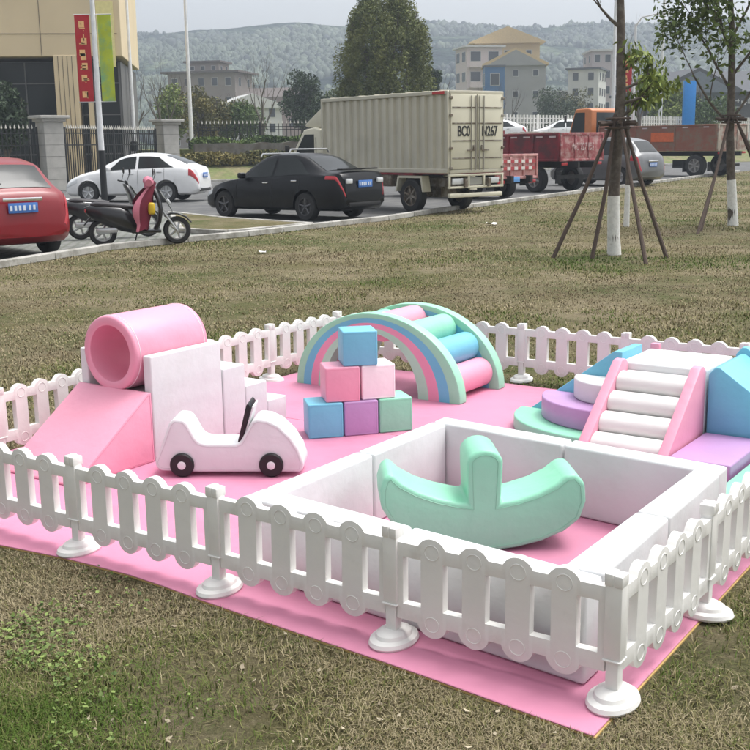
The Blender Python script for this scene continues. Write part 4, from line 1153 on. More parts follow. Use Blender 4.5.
def iron_fence(p0, p1, z0, h, label, post=True, tipm=IRONTIP, step=.17, name='iron_fence', m=IRON, th=.03):
    L = math.hypot(p1[0]-p0[0], p1[1]-p0[1]); a = math.atan2(p1[1]-p0[1], p1[0]-p0[0])
    t = thing(name, label, 'fence', (p0[0], p0[1], z0), a)
    b = MB()
    for z in (.15, h*.72, h-.22): b.box((L/2, 0, z), (L, .045, .05))
    n = int(L/step)
    for k in range(n+1): b.box((L*k/n, 0, h/2), (th, th, h-.02))
    b.build('bars', m, t, smooth=False)
    if tipm:
        b = MB()
        for k in range(n+1):
            b.raw([(L*k/n-.035, -.03, h-.02), (L*k/n+.035, -.03, h-.02), (L*k/n+.035, .03, h-.02), (L*k/n-.035, .03, h-.02), (L*k/n, 0, h+.14), (L*k/n, 0, h-.08)],
                  [(0, 1, 4), (1, 2, 4), (2, 3, 4), (3, 0, 4), (0, 1, 5), (1, 2, 5), (2, 3, 5), (3, 0, 5)])
        b.build('spear_tips', tipm, t, smooth=False)
    np_ = max(1, int(L/3.2))
    for k in range(np_+1):
        b = MB(); b.box((L*k/np_, .0, h/2), (.09, .09, h+.06), bevel=.01, seg=1); b.build('post', m, t)
    return t
iron_fence((-24, 38.5), (-13.4, 45.3), .02, 2.5, 'tall black iron fence left of the gate pillar')
iron_fence((-12.5, 46.1), (-10.2, 53.4), .02, 2.5, 'tall black iron gate between the two stone pillars')
iron_fence((-9.2, 54.3+5.9), (3.5, 64.6), 1.56, 1.35, 'dark railing with pale spikes above the hedge behind the black sedan', step=.22)
WFENCE = mat('white_fence_paint', (.68, .67, .64), rough=.6)
iron_fence((3.9, 66.9), (34, 96.2), 1.56, 1.85, 'white picket railing behind the parked lorries', tipm=None, step=.34, name='white_railing', m=WFENCE, th=.10)

# low shrub wall / rubble wall under the railing
RUBBLE = mat('rubble_wall', (.17, .16, .14), rough=.95, var=.3, vscale=5, bump=1, bscale=4, col2=(.10, .085, .06), c2scale=2.5)
def wall_run(p0, p1, z0, h, th, m, name, label, cat):
    L = math.hypot(p1[0]-p0[0], p1[1]-p0[1]); a = math.atan2(p1[1]-p0[1], p1[0]-p0[0])
    b = MB()
    n = int(L/.5)
    rr = random.Random(3)
    top = [h+rr.uniform(-.05, .05) for _ in range(n+1)]
    vs = []; fs = []
    for k in range(n+1):
        x = L*k/n
        vs += [(x, -th/2+rr.uniform(-.04, .04), 0), (x, -th/2+rr.uniform(-.05, .05), top[k]*.5), (x, -th/2, top[k]), (x, th/2, top[k]), (x, th/2, 0)]
    for k in range(n):
        for q in range(4): fs.append((k*5+q, k*5+q+1, k*5+6+q, k*5+5+q))
    fs += [(0, 1, 2, 3, 4), tuple(n*5+q for q in range(5))]
    b.raw(vs, fs); o = b.build(name, m); o.location = (p0[0], p0[1], z0); o.rotation_euler.z = a
    return tag(o, label, cat)
wall_run((-9.3, 59.2), (4, 63.4), .85, 1.0, .5, RUBBLE, 'rubble_wall', 'low brownish rubble wall below the hedge behind the black sedan', 'wall')

# ---------------- foliage
def leaf_cloud(centres, radii, n, size, rs, flat=.6, squash=1.0, shell=.35):
    """leaf quads spread through overlapping clumps; returns V,F,tone"""
    c = np.asarray(centres, float); r = np.asarray(radii, float)
    k = rs.choice(len(c), n, p=(r**2)/np.sum(r**2))
    d = rs.normal(size=(n, 3)); d /= np.linalg.norm(d, axis=1)[:, None]
    rad = (rs.uniform(0, 1, n)**shell)
    p = c[k]+d*(r[k]*rad)[:, None]*np.array([1, 1, squash])
    a = rs.normal(size=(n, 3)); a /= np.linalg.norm(a, axis=1)[:, None]
    b = np.cross(a, rs.normal(size=(n, 3))); b /= np.linalg.norm(b, axis=1)[:, None]
    s = size*rs.uniform(.6, 1.35, n)
    a *= s[:, None]; b *= (s*flat)[:, None]
    V = np.stack([p-a, p-b*.8, p+a, p+b*.8], 1).reshape(-1, 3)
    F = np.arange(4*n).reshape(n, 4)
    clump = rs.uniform(0, 1, len(c))
    tone = np.clip(.55*clump[k]+.45*rs.uniform(0, 1, n), 0, 1)
    return V, F, np.repeat(tone, 4)

def branches(b, p, d, L, r, depth, rr, tips, spread=.6, up=.15, n=6, ratio=.68):
    pts = [Vector(p)]; dd = Vector(d).normalized()
    for k in range(4):
        dd = (dd+Vector((rr.uniform(-1, 1), rr.uniform(-1, 1), rr.uniform(-.3, .6)))*.13).normalized()
        pts.append(pts[-1]+dd*L/4)
    r1 = r*.55
    b.tube(pts, [r+(r1-r)*k/4 for k in range(5)], n=n, cap=False)
    tips.append((tuple(pts[-1]), depth)); tips.append((tuple(pts[2]), depth))
    if depth <= 0: return
    for k in range(rr.choice((2, 3, 3))):
        q = Vector((rr.uniform(-1, 1), rr.uniform(-1, 1), rr.uniform(-.4, .8)))
        nd = (dd+q.normalized()*spread+Vector((0, 0, up))).normalized()
        branches(b, pts[rr.choice((2, 3, 4))], nd, L*ratio*rr.uniform(.8, 1.2), r1*.8, depth-1, rr, tips, spread, up, max(4, n-1), ratio)

L_OLIVE = leafmat('leaves_olive', (.05, .065, .016), (.21, .17, .05))
L_TALL = leafmat('leaves_tall_evergreen', (.065, .095, .024), (.22, .23, .07))
L_GREEN = leafmat('leaves_green', (.04, .075, .02), (.13, .19, .05))
L_FRESH = leafmat('leaves_fresh', (.06, .10, .02), (.30, .36, .09))
L_DARK = leafmat('leaves_dark', (.018, .035, .018), (.06, .09, .04))
L_PALE = leafmat('leaves_pale', (.10, .14, .06), (.24, .29, .13))
TWIG = mat('twig_bark', (.12, .105, .09), rough=.95)

def tree(label, loc, H, trunk_r, crown_c, crown_r, nl, size, leafm, seed, bare=False, group='trees behind the road', clumps=26, squash=1.0, trunkm=BARK, name='tree', cat='tree'):
    rs = np.random.RandomState(seed); rr = random.Random(seed)
    t = thing(name, label, cat, loc, 0, group)
    b = MB(); tips = []
    h0 = H*(.25 if bare else .35)
    b.tube([(0, 0, -.1), (.0, 0, h0*.5), (rr.uniform(-.1, .1), rr.uniform(-.1, .1), h0)], [trunk_r*1.2, trunk_r, trunk_r*.85], n=8, cap=False)
    for k in range(4 if bare else 3):
        q = 6.28*k/4+rr.uniform(-.4, .4)
        branches(b, (0, 0, h0*(.8+.2*k/3)), (math.cos(q)*.45, math.sin(q)*.45, 1), (H-h0)*.48, trunk_r*.6, 4 if bare else 2, rr, tips, spread=.5, up=.35, n=5)
    b.build('trunk', trunkm, t)
    if not bare:
        cc = []; cr = []
        for k in range(clumps):
            d = rs.normal(size=3); d /= np.linalg.norm(d); q = rs.uniform(.35, .95)
            cc.append((crown_c[0]+d[0]*crown_r*q*.85, crown_c[1]+d[1]*crown_r*q*.85, crown_c[2]+d[2]*crown_r*squash*q)); cr.append(crown_r*rs.uniform(.22, .42))
        V, F, T = leaf_cloud(cc, cr, nl, size, rs)
        raw_mesh('crown', V, F, leafm, t, T)
    return t

def dpt(px, py, Y):
    """metres seen at column px (of 750), height row py, at depth Y"""
    return ((px-375)/1105*Y*.985, Y)
def zrow(py, Y, px=375): return 1.63+((147-.015*(px-250))-py)/1105*Y

# big rounded evergreen behind the box truck
def shaggy_tree():
    rs = np.random.RandomState(7)
    t = thing('evergreen_tree', 'big dense olive-green rounded tree rising behind the box truck', 'tree', (.85, 66, 1.5))
    b = MB(); b.tube([(0, 0, -.3), (0, 0, 2.2), (0, 0, 6)], [.28, .25, .1], n=8)
    rr = random.Random(2)
    for k in range(16):
        q = 6.28*k/16; b.tube([(0, 0, 1.6+.1*k), (1.2*math.cos(q), 1.2*math.sin(q), 3.4+.1*k), (2.0*math.cos(q), 2.0*math.sin(q), 6+.1*k)], [.08, .06, .02], n=5, cap=False)
    b.build('trunk', BARK, t)
    cc = []; cr = []
    for k in range(340):
        z = rs.uniform(0, 1); ang = rs.uniform(0, 6.28)
        R_ = 2.7*(math.sin(math.pi*min(1, (z*.78+.17)))**.55)
        q = rs.uniform(.45, 1)**.5
        cc.append((R_*q*math.cos(ang), R_*q*math.sin(ang), 1.0+z*7.2)); cr.append(rs.uniform(.22, .55))
    n = 80000
    V, F, T = leaf_cloud(cc, cr, n, .095, rs, flat=.38, squash=1.9)
    raw_mesh('crown', V, F, L_TALL, t, T)
shaggy_tree()

bg = [  # label, px, base Y, base z, H, crown centre z, crown r, leaves, material, bare, squash
 ('grey leafless tree left of the long brown apartment house', 168, 80, 1.5, 5.6, 0, 0, 0, None, True, 1),
 ('leafless tree with fine upright twigs left of the white house', 268, 82, 1.5, 6.2, 0, 0, 0, None, True, 1),
 ('thin leafless tree behind the cream fence end', 505, 100, 1.5, 5, 0, 0, 0, None, True, 1),
 ('leafless tree with red tinged twigs right of the staked tree', 640, 75, 1.5, 6.5, 0, 0, 0, None, True, 1),
 ('small dark bare tree behind the far iron gate', 140, 76, 1.5, 5.0, 0, 0, 0, None, True, 1),
 ('yellow-green tree between the two white poles at the left', 180, 88, 1.5, 6.0, 3.0, 2.3, 5000, L_FRESH, False, .9),
 ('dull green tree right of the second white pole', 210, 84, 1.5, 5.0, 2.6, 2.2, 5000, L_OLIVE, False, .9),
 ('brownish bushy tree below the long apartment house', 228, 92, 1.5, 4.5, 2.4, 2.6, 5000, L_OLIVE, False, .7),
 ('green bushy tree left of the white house', 246, 86, 1.5, 4.6, 2.2, 2.0, 4200, L_GREEN, False, .8),
 ('dark evergreen tree left of the big rounded tree', 307, 90, 1.5, 6.5, 3.4, 2.3, 7000, L_DARK, False, 1.15),
 ('dark tree just left of the box truck roof', 330, 96, 1.5, 5.0, 3.0, 2.2, 6000, L_DARK, False, .9),
 ('pale green tree peeping left of the big rounded tree', 345, 110, 1.5, 6.5, 4.2, 1.6, 3000, L_PALE, False, .9),
 ('narrow dark fir right of the big rounded tree', 437, 90, 1.5, 7.0, 4.4, 1.0, 3800, L_DARK, False, 2.2),
 ('dark shrubby tree left of the white railing house', 555, 120, 1.5, 5.5, 3.0, 3.0, 5000, L_DARK, False, .8),
 ('grey-green tree at the foot of the white tall houses', 580, 125, 1.5, 5.5, 2.8, 3.0, 5000, L_OLIVE, False, .8),
 ('fresh green tree left of the blue column', 668, 92, 1.5, 5.2, 2.8, 1.9, 6500, L_FRESH, False, .85),
 ('dark green tree right of the blue column', 705, 88, 1.5, 4.5, 2.0, 2.2, 5000, L_GREEN, False, .7),
 ('dark leafy tree at the far left before the glass building', 12, 52, 0, 4.8, 3.2, 1.4, 5200, L_DARK, False, 1.2),
]
for i, (lab, px, Y, z0, H, cz, cr, nl, lm, bare, sq) in enumerate(bg):
    x, y = dpt(px, 0, Y)
    tree(lab, (x, y, z0), H, .14, (0, 0, cz), cr, nl, .12, lm, 20+i, bare, squash=sq, trunkm=TWIG if bare else BARK)

# hedge on the bank and undergrowth
def hedge(label, p0, p1, z0, h, w, n, m, seed, size=.07, name='hedge'):
    rs = np.random.RandomState(seed); L = math.hypot(p1[0]-p0[0], p1[1]-p0[1])
    s = rs.uniform(0, 1, n); p = np.stack([p0[0]+(p1[0]-p0[0])*s, p0[1]+(p1[1]-p0[1])*s], 1)
    lump = .75+.25*np.sin(s*L*1.7+1)*np.sin(s*L*.63)
    off = rs.normal(size=(n, 2))*w*.4; z = z0+rs.uniform(0, 1, n)**.8*h*lump
    P = np.concatenate([p+off, z[:, None]], 1)
    a = rs.normal(size=(n, 3)); a /= np.linalg.norm(a, axis=1)[:, None]; b = np.cross(a, rs.normal(size=(n, 3))); b /= np.linalg.norm(b, axis=1)[:, None]
    k = size*rs.uniform(.6, 1.4, n)[:, None]
    V = np.stack([P-a*k, P-b*k*.6, P+a*k, P+b*k*.6], 1).reshape(-1, 3)
    tone = np.repeat(np.clip(.5+.35*np.sin(s*L*1.1)+rs.uniform(-.4, .4, n), 0, 1), 4)
    return tag(raw_mesh(name, V, np.arange(4*n).reshape(n, 4), m, None, tone), label, 'hedge')
hedge('dense green clipped hedge under the spiked railing', (-9.3, 59.9), (4, 64.1), 1.55, .75, .5, 26000, L_GREEN, 2)
hedge('straggly brown-green shrubs at the foot of the rubble wall', (-9.2, 58.4), (3, 62), .75, .8, .9, 16000, L_OLIVE, 3, name='shrub_row')
hedge('dark shrubs behind the white railing', (8, 72), (34, 98), 1.55, 1.6, 1.2, 20000, L_DARK, 4, .10, name='shrub_row')

# ---------------- poles
POLEW = mat('white_pole', (.75, .76, .77), rough=.4)
def flag_pole(px, Y, z0, H, r, label):
    x, y = dpt(px, 0, Y)
    t = thing('flag_pole', label, 'pole', (x, y, z0), 0, 'tall white poles')
    b = MB(); b.tube([(0, 0, 0), (0, 0, H)], [r, r*.6], n=12); b.build('pole', POLEW, t)
    b = MB(); b.lathe([(r*1.6, 0), (r*1.6, .5), (r*1.1, .55)], (0, 0, 0), 'z', 12); b.build('base', IRON, t)
flag_pole(139.5, 62.5, 1.5, 11, .13, 'tall white pole left of the yellow-green tree')
flag_pole(196.5, 64, 1.5, 11, .12, 'tall white pole in front of the long brown apartment house')
flag_pole(661, 86, 1.5, 12, .15, 'tall white pole left of the blue column')
flag_pole(614, 70, 1.5, 12, .13, 'tall white pole close behind the staked tree trunk')

BANRED = mat('banner_red', srgb(178, 30, 40), rough=.6, var=.1, vscale=3)
BANGRN = mat('banner_yellow_green', srgb(176, 190, 50), rough=.6, var=.12, vscale=3, col2=(.18, .40, .20), c2scale=1.2)
GOLD = mat('banner_gold', srgb(240, 190, 130), rough=.6)
def street_lamp(px, Y, label, sides, z0=0., zb0=2.95, zb1=5.6, lower=True):
    x, y = dpt(px, 0, Y)
    t = thing('street_lamp', label, 'lamp post', (x, y, z0), 0)
    b = MB(); b.tube([(0, 0, 1.6 if lower else 0), (0, 0, 7.2)], [.085, .06], n=14)
    b.tube([(0, 0, 7.1), (.25, -.1, 7.5), (1.0, -.4, 7.65)], [.045, .04, .035], n=8); b.build('pole', POLEW, t)
    if lower: b = MB(); b.tube([(0, 0, 0), (0, 0, 1.6)], [.10, .09], n=14); b.lathe([(.16, 0), (.16, .06), (.1, .1)], (0, 0, 0), 'z', 14); b.build('pole_base', IRON, t)
    b = MB(); b.box((1.3, -.5, 7.63), (.7, .22, .1), bevel=.04, rot=(0, 0, -.38)); b.build('lamp_head', POLEW, t)
    for sg, m, wd_, zlo, zhi in sides:
        b = MB(); b.box((sg*(.12+wd_/2), 0, (zlo+zhi)/2), (wd_, .02, zhi-zlo), bevel=.004, seg=1); q = b.build('banner', m, t)
        for z in (zlo, zhi):
            b = MB(); b.tube([(0, 0, z), (sg*(.14+wd_), 0, z)], .014, n=6); b.build('bracket', ALLOY, t)
        if m is BANRED:
            # blurred gold characters down the banner, only their strokes can be made out
            b = MB(); rr = random.Random(9); z = zhi-.35
            while z > zlo+.25:
                for k in range(4):
                    b.box((sg*(.12+wd_/2)+rr.uniform(-.05, .05), -.014, z+rr.uniform(-.1, .1)), (rr.choice((.16, .03)), .006, rr.choice((.025, .18))))
                z -= .36
            b.build('characters', GOLD, q, smooth=False)
street_lamp(106.5, 33, 'lamp post with a red and a yellow-green banner behind the scooters', [(-1, BANRED, .42, 2.98, 5.4), (1, BANGRN, .38, 2.98, 5.4)])
street_lamp(634, 56, 'lamp post with a red banner right behind the staked tree trunk', [(-1, BANRED, .55, 4.0, 5.75)], zb0=4)

BLUESIGN = mat('sign_blue', srgb(20, 126, 205), rough=.4, var=.05)
x, y = dpt(689, 0, 85.3)
t = thing('sign_column', 'plain bright blue sign column standing behind the brown tipper lorry', 'sign', (x, y, 1.5), R(10))
b = MB(); b.box((0, 0, 2.35), (.92, .3, 4.3), bevel=.02); b.build('sign_body', BLUESIGN, t)
b = MB(); b.box((0, 0, .12), (1.2, .6, .26), bevel=.02); b.build('plinth', STONE, t)

# ---------------- buildings
WINDK = mat('window_dark', (.03, .035, .04), rough=.1, spec=.8)
FRAMEW = mat('frame_pale', (.5, .5, .48), rough=.5)
def building(label, px, Y, z0, w, d, h, rz, wallm, floors, cols, roof='flat', roofm=None, win=(.9, 1.2), balcony=False, roof_h=2., over=.5, side_cols=2, wz=0.):
    x, y = dpt(px, 0, Y)
    t = thing('apartment_house' if floors > 2 else 'house', label, 'building', (x, y, z0), R(rz), 'houses behind the trees')
    b = MB(); b.box((0, 0, h/2), (w, d, h)); wl_ = b.build('wall', wallm, t, smooth=False)
    fh = h/floors
    for face in (0, 1, 2):
        nc = cols if face == 0 else side_cols; span = w if face == 0 else d
        for f in range(floors):
            for c in range(nc):
                u_ = -span/2+span*(c+.5)/nc; z = fh*(f+.55)+wz
                if face == 0: pos = (u_, -d/2-.02, z); dim = (win[0], .06, win[1]); p2 = (u_, -d/2-.05, z)
                else:
                    sg = 1 if face == 1 else -1; pos = (sg*(w/2+.02), u_, z); dim = (.06, win[0], win[1]); p2 = (sg*(w/2+.05), u_, z)
                b = MB(); b.box(pos, tuple(q+(.16 if q > .1 else 0) for q in dim)); fr = b.build('window', FRAMEW, t, smooth=False)
                b = MB(); b.box(p2, dim); b.build('pane', WINDK, fr, smooth=False)
    if balcony:
        for f in range(1, floors):
            b = MB(); b.box((0, -d/2-.6, fh*f), (w*.9, 1.2, .12)); b.box((0, -d/2-1.17, fh*f+.5), (w*.9, .06, .9)); b.build('balcony', wallm, t, smooth=False)
    rm = roofm or wallm
    if roof == 'flat':
        b = MB(); b.box((0, 0, h+.15), (w+over*2, d+over*2, .3)); b.build('roof', rm, t, smooth=False)
    elif roof == 'gable':   # ridge along y, gable to the front
        b = MB(); b.prism([(-w/2-over, h), (0, h+roof_h), (w/2+over, h), (w/2+over, h+.2), (0, h+roof_h+.25), (-w/2-over, h+.2)][:3]+[(w/2+over, h-.25), (-w/2-over, h-.25)], -d/2-over, d/2+over); b.build('roof', rm, t, smooth=False)
        b = MB(); b.prism([(-w/2, h-.3), (w/2, h-.3), (0, h+roof_h-.35)], -d/2-over-.03, -d/2-over+.1); b.build('gable_wall', wallm, t, smooth=False)
    elif roof == 'ridge':   # ridge along x
        b = MB(); b.prism([(-d/2-over, h-.1), (d/2+over, h-.1), (0, h+roof_h)], -w/2-over, w/2+over, plane='yz'); b.build('roof', rm, t, smooth=False)
    return t
BRWN = mat('brown_grey_render', (.25, .215, .19), rough=.9, var=.1, vscale=.6)
PLAST = mat('grey_render', (.30, .295, .285), rough=.9, var=.08, vscale=.6)
CREAMW = mat('cream_render', srgb(216, 190, 150), rough=.9, var=.06, vscale=.4)
WHITER = mat('white_render', (.52, .52, .50), rough=.9, var=.08, vscale=.5)
ROOFG = mat('roof_grey', (.075, .08, .09), rough=.8, var=.1)
ROOFB = mat('roof_brown', (.11, .09, .08), rough=.8)
ROOFY = mat('roof_yellow', srgb(196, 172, 128), rough=.8)
building('long brown grey apartment house on the left with an overhanging flat roof', 218, 190, 1, 11.5, 9, 12.5, -12, BRWN, 4, 5, 'flat', ROOFB, over=.9)
building('small block on top of the long brown apartment house', 216, 192, 13.5, 5.5, 5, 1.9, -12, BRWN, 1, 3, 'flat', ROOFB, over=.5, win=(.6, .6))
building('white gabled house between the bare tree and the dark evergreen', 251, 170, 1, 9, 8, 6.5, 20, WHITER, 3, 3, 'gable', FRAMEW, roof_h=1.8, over=.6)
building('pinkish house hidden behind the leafless twigs', 284, 185, 1, 9, 7, 8.5, -10, mat('pink_render', (.33, .26, .24), rough=.9), 3, 3, 'ridge', ROOFB, roof_h=1.5)
building('white block of flats with balconies behind the top of the box truck', 481, 205, 1, 6.5, 7, 17.2, 12, mat('pale_pink_render', (.55, .48, .45), rough=.9), 5, 2, 'flat', WHITER, win=(1.8, 1.6), over=.5, balcony=True)
building('yellow house with a wide sloping gable roof', 506, 215, 1, 12, 9, 18.8, 0, ROOFY, 4, 3, 'gable', ROOFY, roof_h=2.7, over=.9)
building('grey rendered house with small square windows and a pale gable', 516, 180, 1, 9.2, 8, 12.6, -4, PLAST, 4, 3, 'gable', ROOFY, roof_h=2.4, over=.45, win=(.75, .9))
building('bright blue hoarding block beside the box truck', 496, 168, 1, 2.9, 3, 11.5, 0, mat('blue_cladding', srgb(52, 96, 140), rough=.5), 3, 1, 'flat', ROOFG, win=(1.2, 1.6), over=.1)
building('low grey house behind the white railing', 563, 210, 1, 10, 8, 9.5, 5, PLAST, 3, 4, 'flat', FRAMEW, win=(.9, 1.0))
building('narrow white block of flats left of the staked tree', 588, 190, 1, 5, 8, 12.2, -20, WHITER, 5, 2, 'flat', ROOFG, over=.4, side_cols=3)
building('tall pinkish block of flats behind the staked tree trunk', 603, 200, 1, 5.4, 8, 15.8, 0, mat('rose_render', (.42, .37, .37), rough=.9), 6, 3, 'flat', FRAMEW, over=.3)
building('dark blue-grey gabled hall right of the blue column', 672, 118, 1.5, 8.0, 12, 5.0, 8, mat('slate_wall', (.14, .165, .20), rough=.8), 1, 3, 'gable', ROOFG, roof_h=2.1, over=.5)
t = building('long grey-roofed hall with pale letters on its wall at the right', 735, 120, 1.5, 14, 9, 5.0, 2, mat('dark_wall', (.10, .10, .105), rough=.8), 1, 4, 'ridge', ROOFG, roof_h=2.2, over=.7)
b = MB(); rr = random.Random(3)
for k in range(9):
    for q in range(3): b.box((-5.2+.62*k+rr.uniform(-.12, .12), -4.75, 3.9+rr.uniform(-.18, .18)), (rr.choice((.4, .1)), .06, rr.choice((.08, .38))))
b.build('sign_letters', mat('letter_white', (.7, .7, .7), rough=.5), t, smooth=False)
for i, (px, Y, z, w) in enumerate([(402, 420, 14, 14), (325, 380, 12, 11), (735, 400, 16, 12), (560, 430, 20, 10)]):
    pass

# office with the dark glass front at the far left
BEIGE = mat('beige_cladding', srgb(214, 196, 162), rough=.7, var=.05, vscale=.5)
def office():
    t = thing('office_building', 'beige office building with a dark glass front at the left edge', 'building', (-13.0, 59.5, 0), R(187))
    # local x runs to the left of the photo, y towards the viewer
    Ln = 16
    b = MB(); b.box((Ln/2, -5, 3.05), (Ln, 9.6, 6.1)); b.build('wall', mat('office_core', (.12, .12, .12), rough=.8), t, smooth=False)
    b = MB(); b.box((Ln/2, -4.6, 9.3), (Ln+.4, 10.6, 6.0), bevel=.02, seg=1); fa = b.build('fascia', BEIGE, t, smooth=False)
    b = MB()
    for k in range(6): b.box((1.2+2.6*k, .712, 9.3), (.03, .02, 5.9))
    for z in (7.4, 9.2, 11): b.box((Ln/2, .712, z), (Ln, .02, .03))
    b.build('joints', mat('joint_brown', (.20, .16, .12), rough=.8), fa, smooth=False)
    for x0, w_ in ((2.1, 1.15),):
        b = MB(); b.box((x0+w_/2, .30, 3.2), (w_, .9, 6.3), bevel=.02, seg=1); c = b.build('column', BEIGE, t, smooth=False)
        b = MB()
        for k in range(1, 5): b.box((x0+w_*k/5, .757, 3.2), (.03, .02, 6.2))
        b.build('grooves', mat('joint_brown', (.20, .16, .12), rough=.8), c, smooth=False)
    b = MB(); b.box((1.55, .3, 3.2), (.22, .5, 6.3)); b.build('pilaster', BEIGE, t, smooth=False)
    b = MB(); b.box((.55, .78, 7.35), (.85, .1, 3.2)); b.build('yellow_panel', mat('cream_yellow', srgb(225, 215, 150), rough=.6), t, smooth=False)
    for (xa, xb) in ((.1, 1.4), (1.7, 2.05), (3.3, 9.4), (9.6, 15.8)):
        b = MB(); b.box(((xa+xb)/2, -.12, 3.1), (xb-xa, .06, 5.9)); g = b.build('glazing', GLASS, t, smooth=False)
        b = MB()
        nx = max(1, int((xb-xa)/1.5))
        for k in range(nx+1): b.box((xa+(xb-xa)*k/nx, -.06, 3.1), (.06, .08, 5.9))
        for z in (1.4, 3.4, 5.0): b.box(((xa+xb)/2, -.06, z), (xb-xa, .08, .06))
        b.build('mullions', mat('mullion_grey', (.10, .10, .10), rough=.5), g, smooth=False)
office()

# ---------------- the two staked young trees on the lawn
def staked_tree(label, loc, lean, H, r, white_h, seed, leaf_spec, stakes, tie=1.9):
    rr = random.Random(seed); rs = np.random.RandomState(seed)
    t = thing('young_tree', label, 'tree', loc, 0, 'young trees on the lawn')
    top = Vector((lean[0], lean[1], H))
    pts = [Vector((0, 0, 0))+top*f+Vector((.03*math.sin(f*9+seed), .02*math.cos(f*7), 0)) for f in [0, .1, .2, .35, .5, .7, .85, 1]]
    pts[0].z = -.05
    b = MB(); b.tube(pts, [r*1.18, r*1.0, r*.97, r*.9, r*.82, r*.7, r*.55, r*.4], n=14, cap=False)
    tips = []
    for (h, dx, dy, dz, L) in leaf_spec['limbs']:
        f = h/H; p = top*f+Vector((.03*math.sin(f*9+seed), .02*math.cos(f*7), 0))
        branches(b, p, (dx, dy, dz), L, r*.34, 3, rr, tips, spread=.6, up=.1, n=6, ratio=.62)
    tr = b.build('trunk', BARK, t)
    b = MB(); f = [0, .05, .1, .15]; hs = [0, white_h*.3, white_h*.7, white_h]
    b.tube([top*(h/H)+Vector((.03*math.sin(h/H*9+seed), .02*math.cos(h/H*7), 0)) for h in hs], [r*1.22, r*1.08, r*1.05, r*1.02], n=18, cap=False)
    b.build('whitewash', LIME, tr)
    # leaves hang from the twigs
    n = leaf_spec['n']; tp = np.array([q[0] for q in tips if q[1] <= 2]); tp = tp[(tp[:, 2] > leaf_spec.get('zmin', 0)) & (tp[:, 2] < leaf_spec.get('zmax', 9))]
    k = rs.randint(0, len(tp), n)
    P = tp[k]+rs.normal(size=(n, 3))*leaf_spec['spread']
    s = leaf_spec['size']*rs.uniform(.6, 1.3, n)
    a = rs.normal(size=(n, 3))*np.array([.6, .6, .35])+np.array([0, 0, -leaf_spec.get('droop', .6)]); a /= np.linalg.norm(a, axis=1)[:, None]
    bb = np.cross(a, rs.normal(size=(n, 3))); bb /= np.linalg.norm(bb, axis=1)[:, None]; cc = np.cross(a, bb)
    A = a*s[:, None]; B2 = bb*(s*leaf_spec.get('lw', .26))[:, None]; C2 = cc*(s*.10)[:, None]
    V = np.stack([P, P+A*.5+B2+C2, P+A, P+A*.5-B2+C2], 1).reshape(-1, 3)
    tone = np.repeat(rs.uniform(0, 1, n), 4)
    raw_mesh('leaves', V, np.arange(4*n).reshape(n, 4), leaf_spec['mat'], t, tone)
    # support poles: a thing of their own
    st = thing('tree_support', stakes['label'], 'support poles', loc, 0, 'support poles round the young trees')
    tx = Vector(top*(tie/H))
    for (fx, fy) in stakes['feet']:
        foot = Vector((fx-loc[0], fy-loc[1], -.05)); d = (tx-foot)
        side = Vector((foot.x, foot.y, 0)).normalized()*.09
        b = MB(); e = tx+side+d*.045
        b.tube([foot, foot+d*.5+Vector((rr.uniform(-.02, .02), 0, 0)), e], [.031, .029, .024], n=8); b.build('stake', STAKE, st)
    b = MB()
    for z in (tie-.10, tie+.03):
        q = top*(z/H)
        b.tube([(q.x+.17*math.cos(2*math.pi*k/16), q.y+.17*math.sin(2*math.pi*k/16), q.z) for k in range(17)], .018, n=6, cap=False)
    for k in range(3):
        q = 2.1*k+.4; b.tube([(tx.x-.3*math.cos(q), tx.y-.3*math.sin(q), tie-.05), (tx.x+.3*math.cos(q), tx.y+.3*math.sin(q), tie-.02)], .03, n=6)
    b.build('binding', STAKE, st)
    return t
# limbs: height, direction, length
staked_tree('young tree with whitewashed trunk foot standing on the lawn left of centre right', (3.53, 16.2, 0), (.02, .1), 4.6, .085, .86, 3,
    dict(limbs=[(1.95, .7, -.1, .5, .34), (2.15, .9, -.2, .25, .38), (2.35, .8, .3, .3, .36), (2.6, .7, -.2, .4, .3), (3.2, -.8, .1, .6, .4), (3.6, .6, -.2, .9, .6), (3.9, -.3, .3, 1, .6)],
         n=620, spread=.08, size=.12, lw=.2, zmax=3.0, mat=L_FRESH, droop=.9), dict(label='four dark wooden props leaning on the nearer young tree', feet=[(2.57, 15.92), (3.11, 15.75), (3.68, 14.85), (4.18, 15.67)]), tie=1.92)
bpy.data.objects['young_tree']['label'] = 'nearer young tree with whitewashed trunk foot and sparse drooping leaves'
staked_tree('farther young tree with whitewashed foot and fuller leaves at the right edge', (6.93, 21.45, 0), (-.25, .1), 5.0, .085, .88, 8,
    dict(limbs=[(1.9, -.7, -.1, .8, 1.2), (2.0, .7, .1, .9, 1.2), (2.5, -.5, .3, 1, 1.2), (2.8, .5, -.3, 1, 1.2), (3.1, -.6, -.3, .9, 1.1), (3.5, .5, .2, .9, 1.1), (3.9, -.3, .2, 1, 1.0), (4.3, .2, -.2, 1, .8)],
         n=6200, spread=.17, size=.12, mat=leafmat('leaves_mid', (.05, .085, .02), (.19, .26, .08)), droop=.35, zmin=2.25), dict(label='dark wooden props leaning on the young tree at the right edge', feet=[(5.72, 19.6), (5.95, 20.2), (7.75, 20.2), (8.0, 21.6)]), tie=2.05)
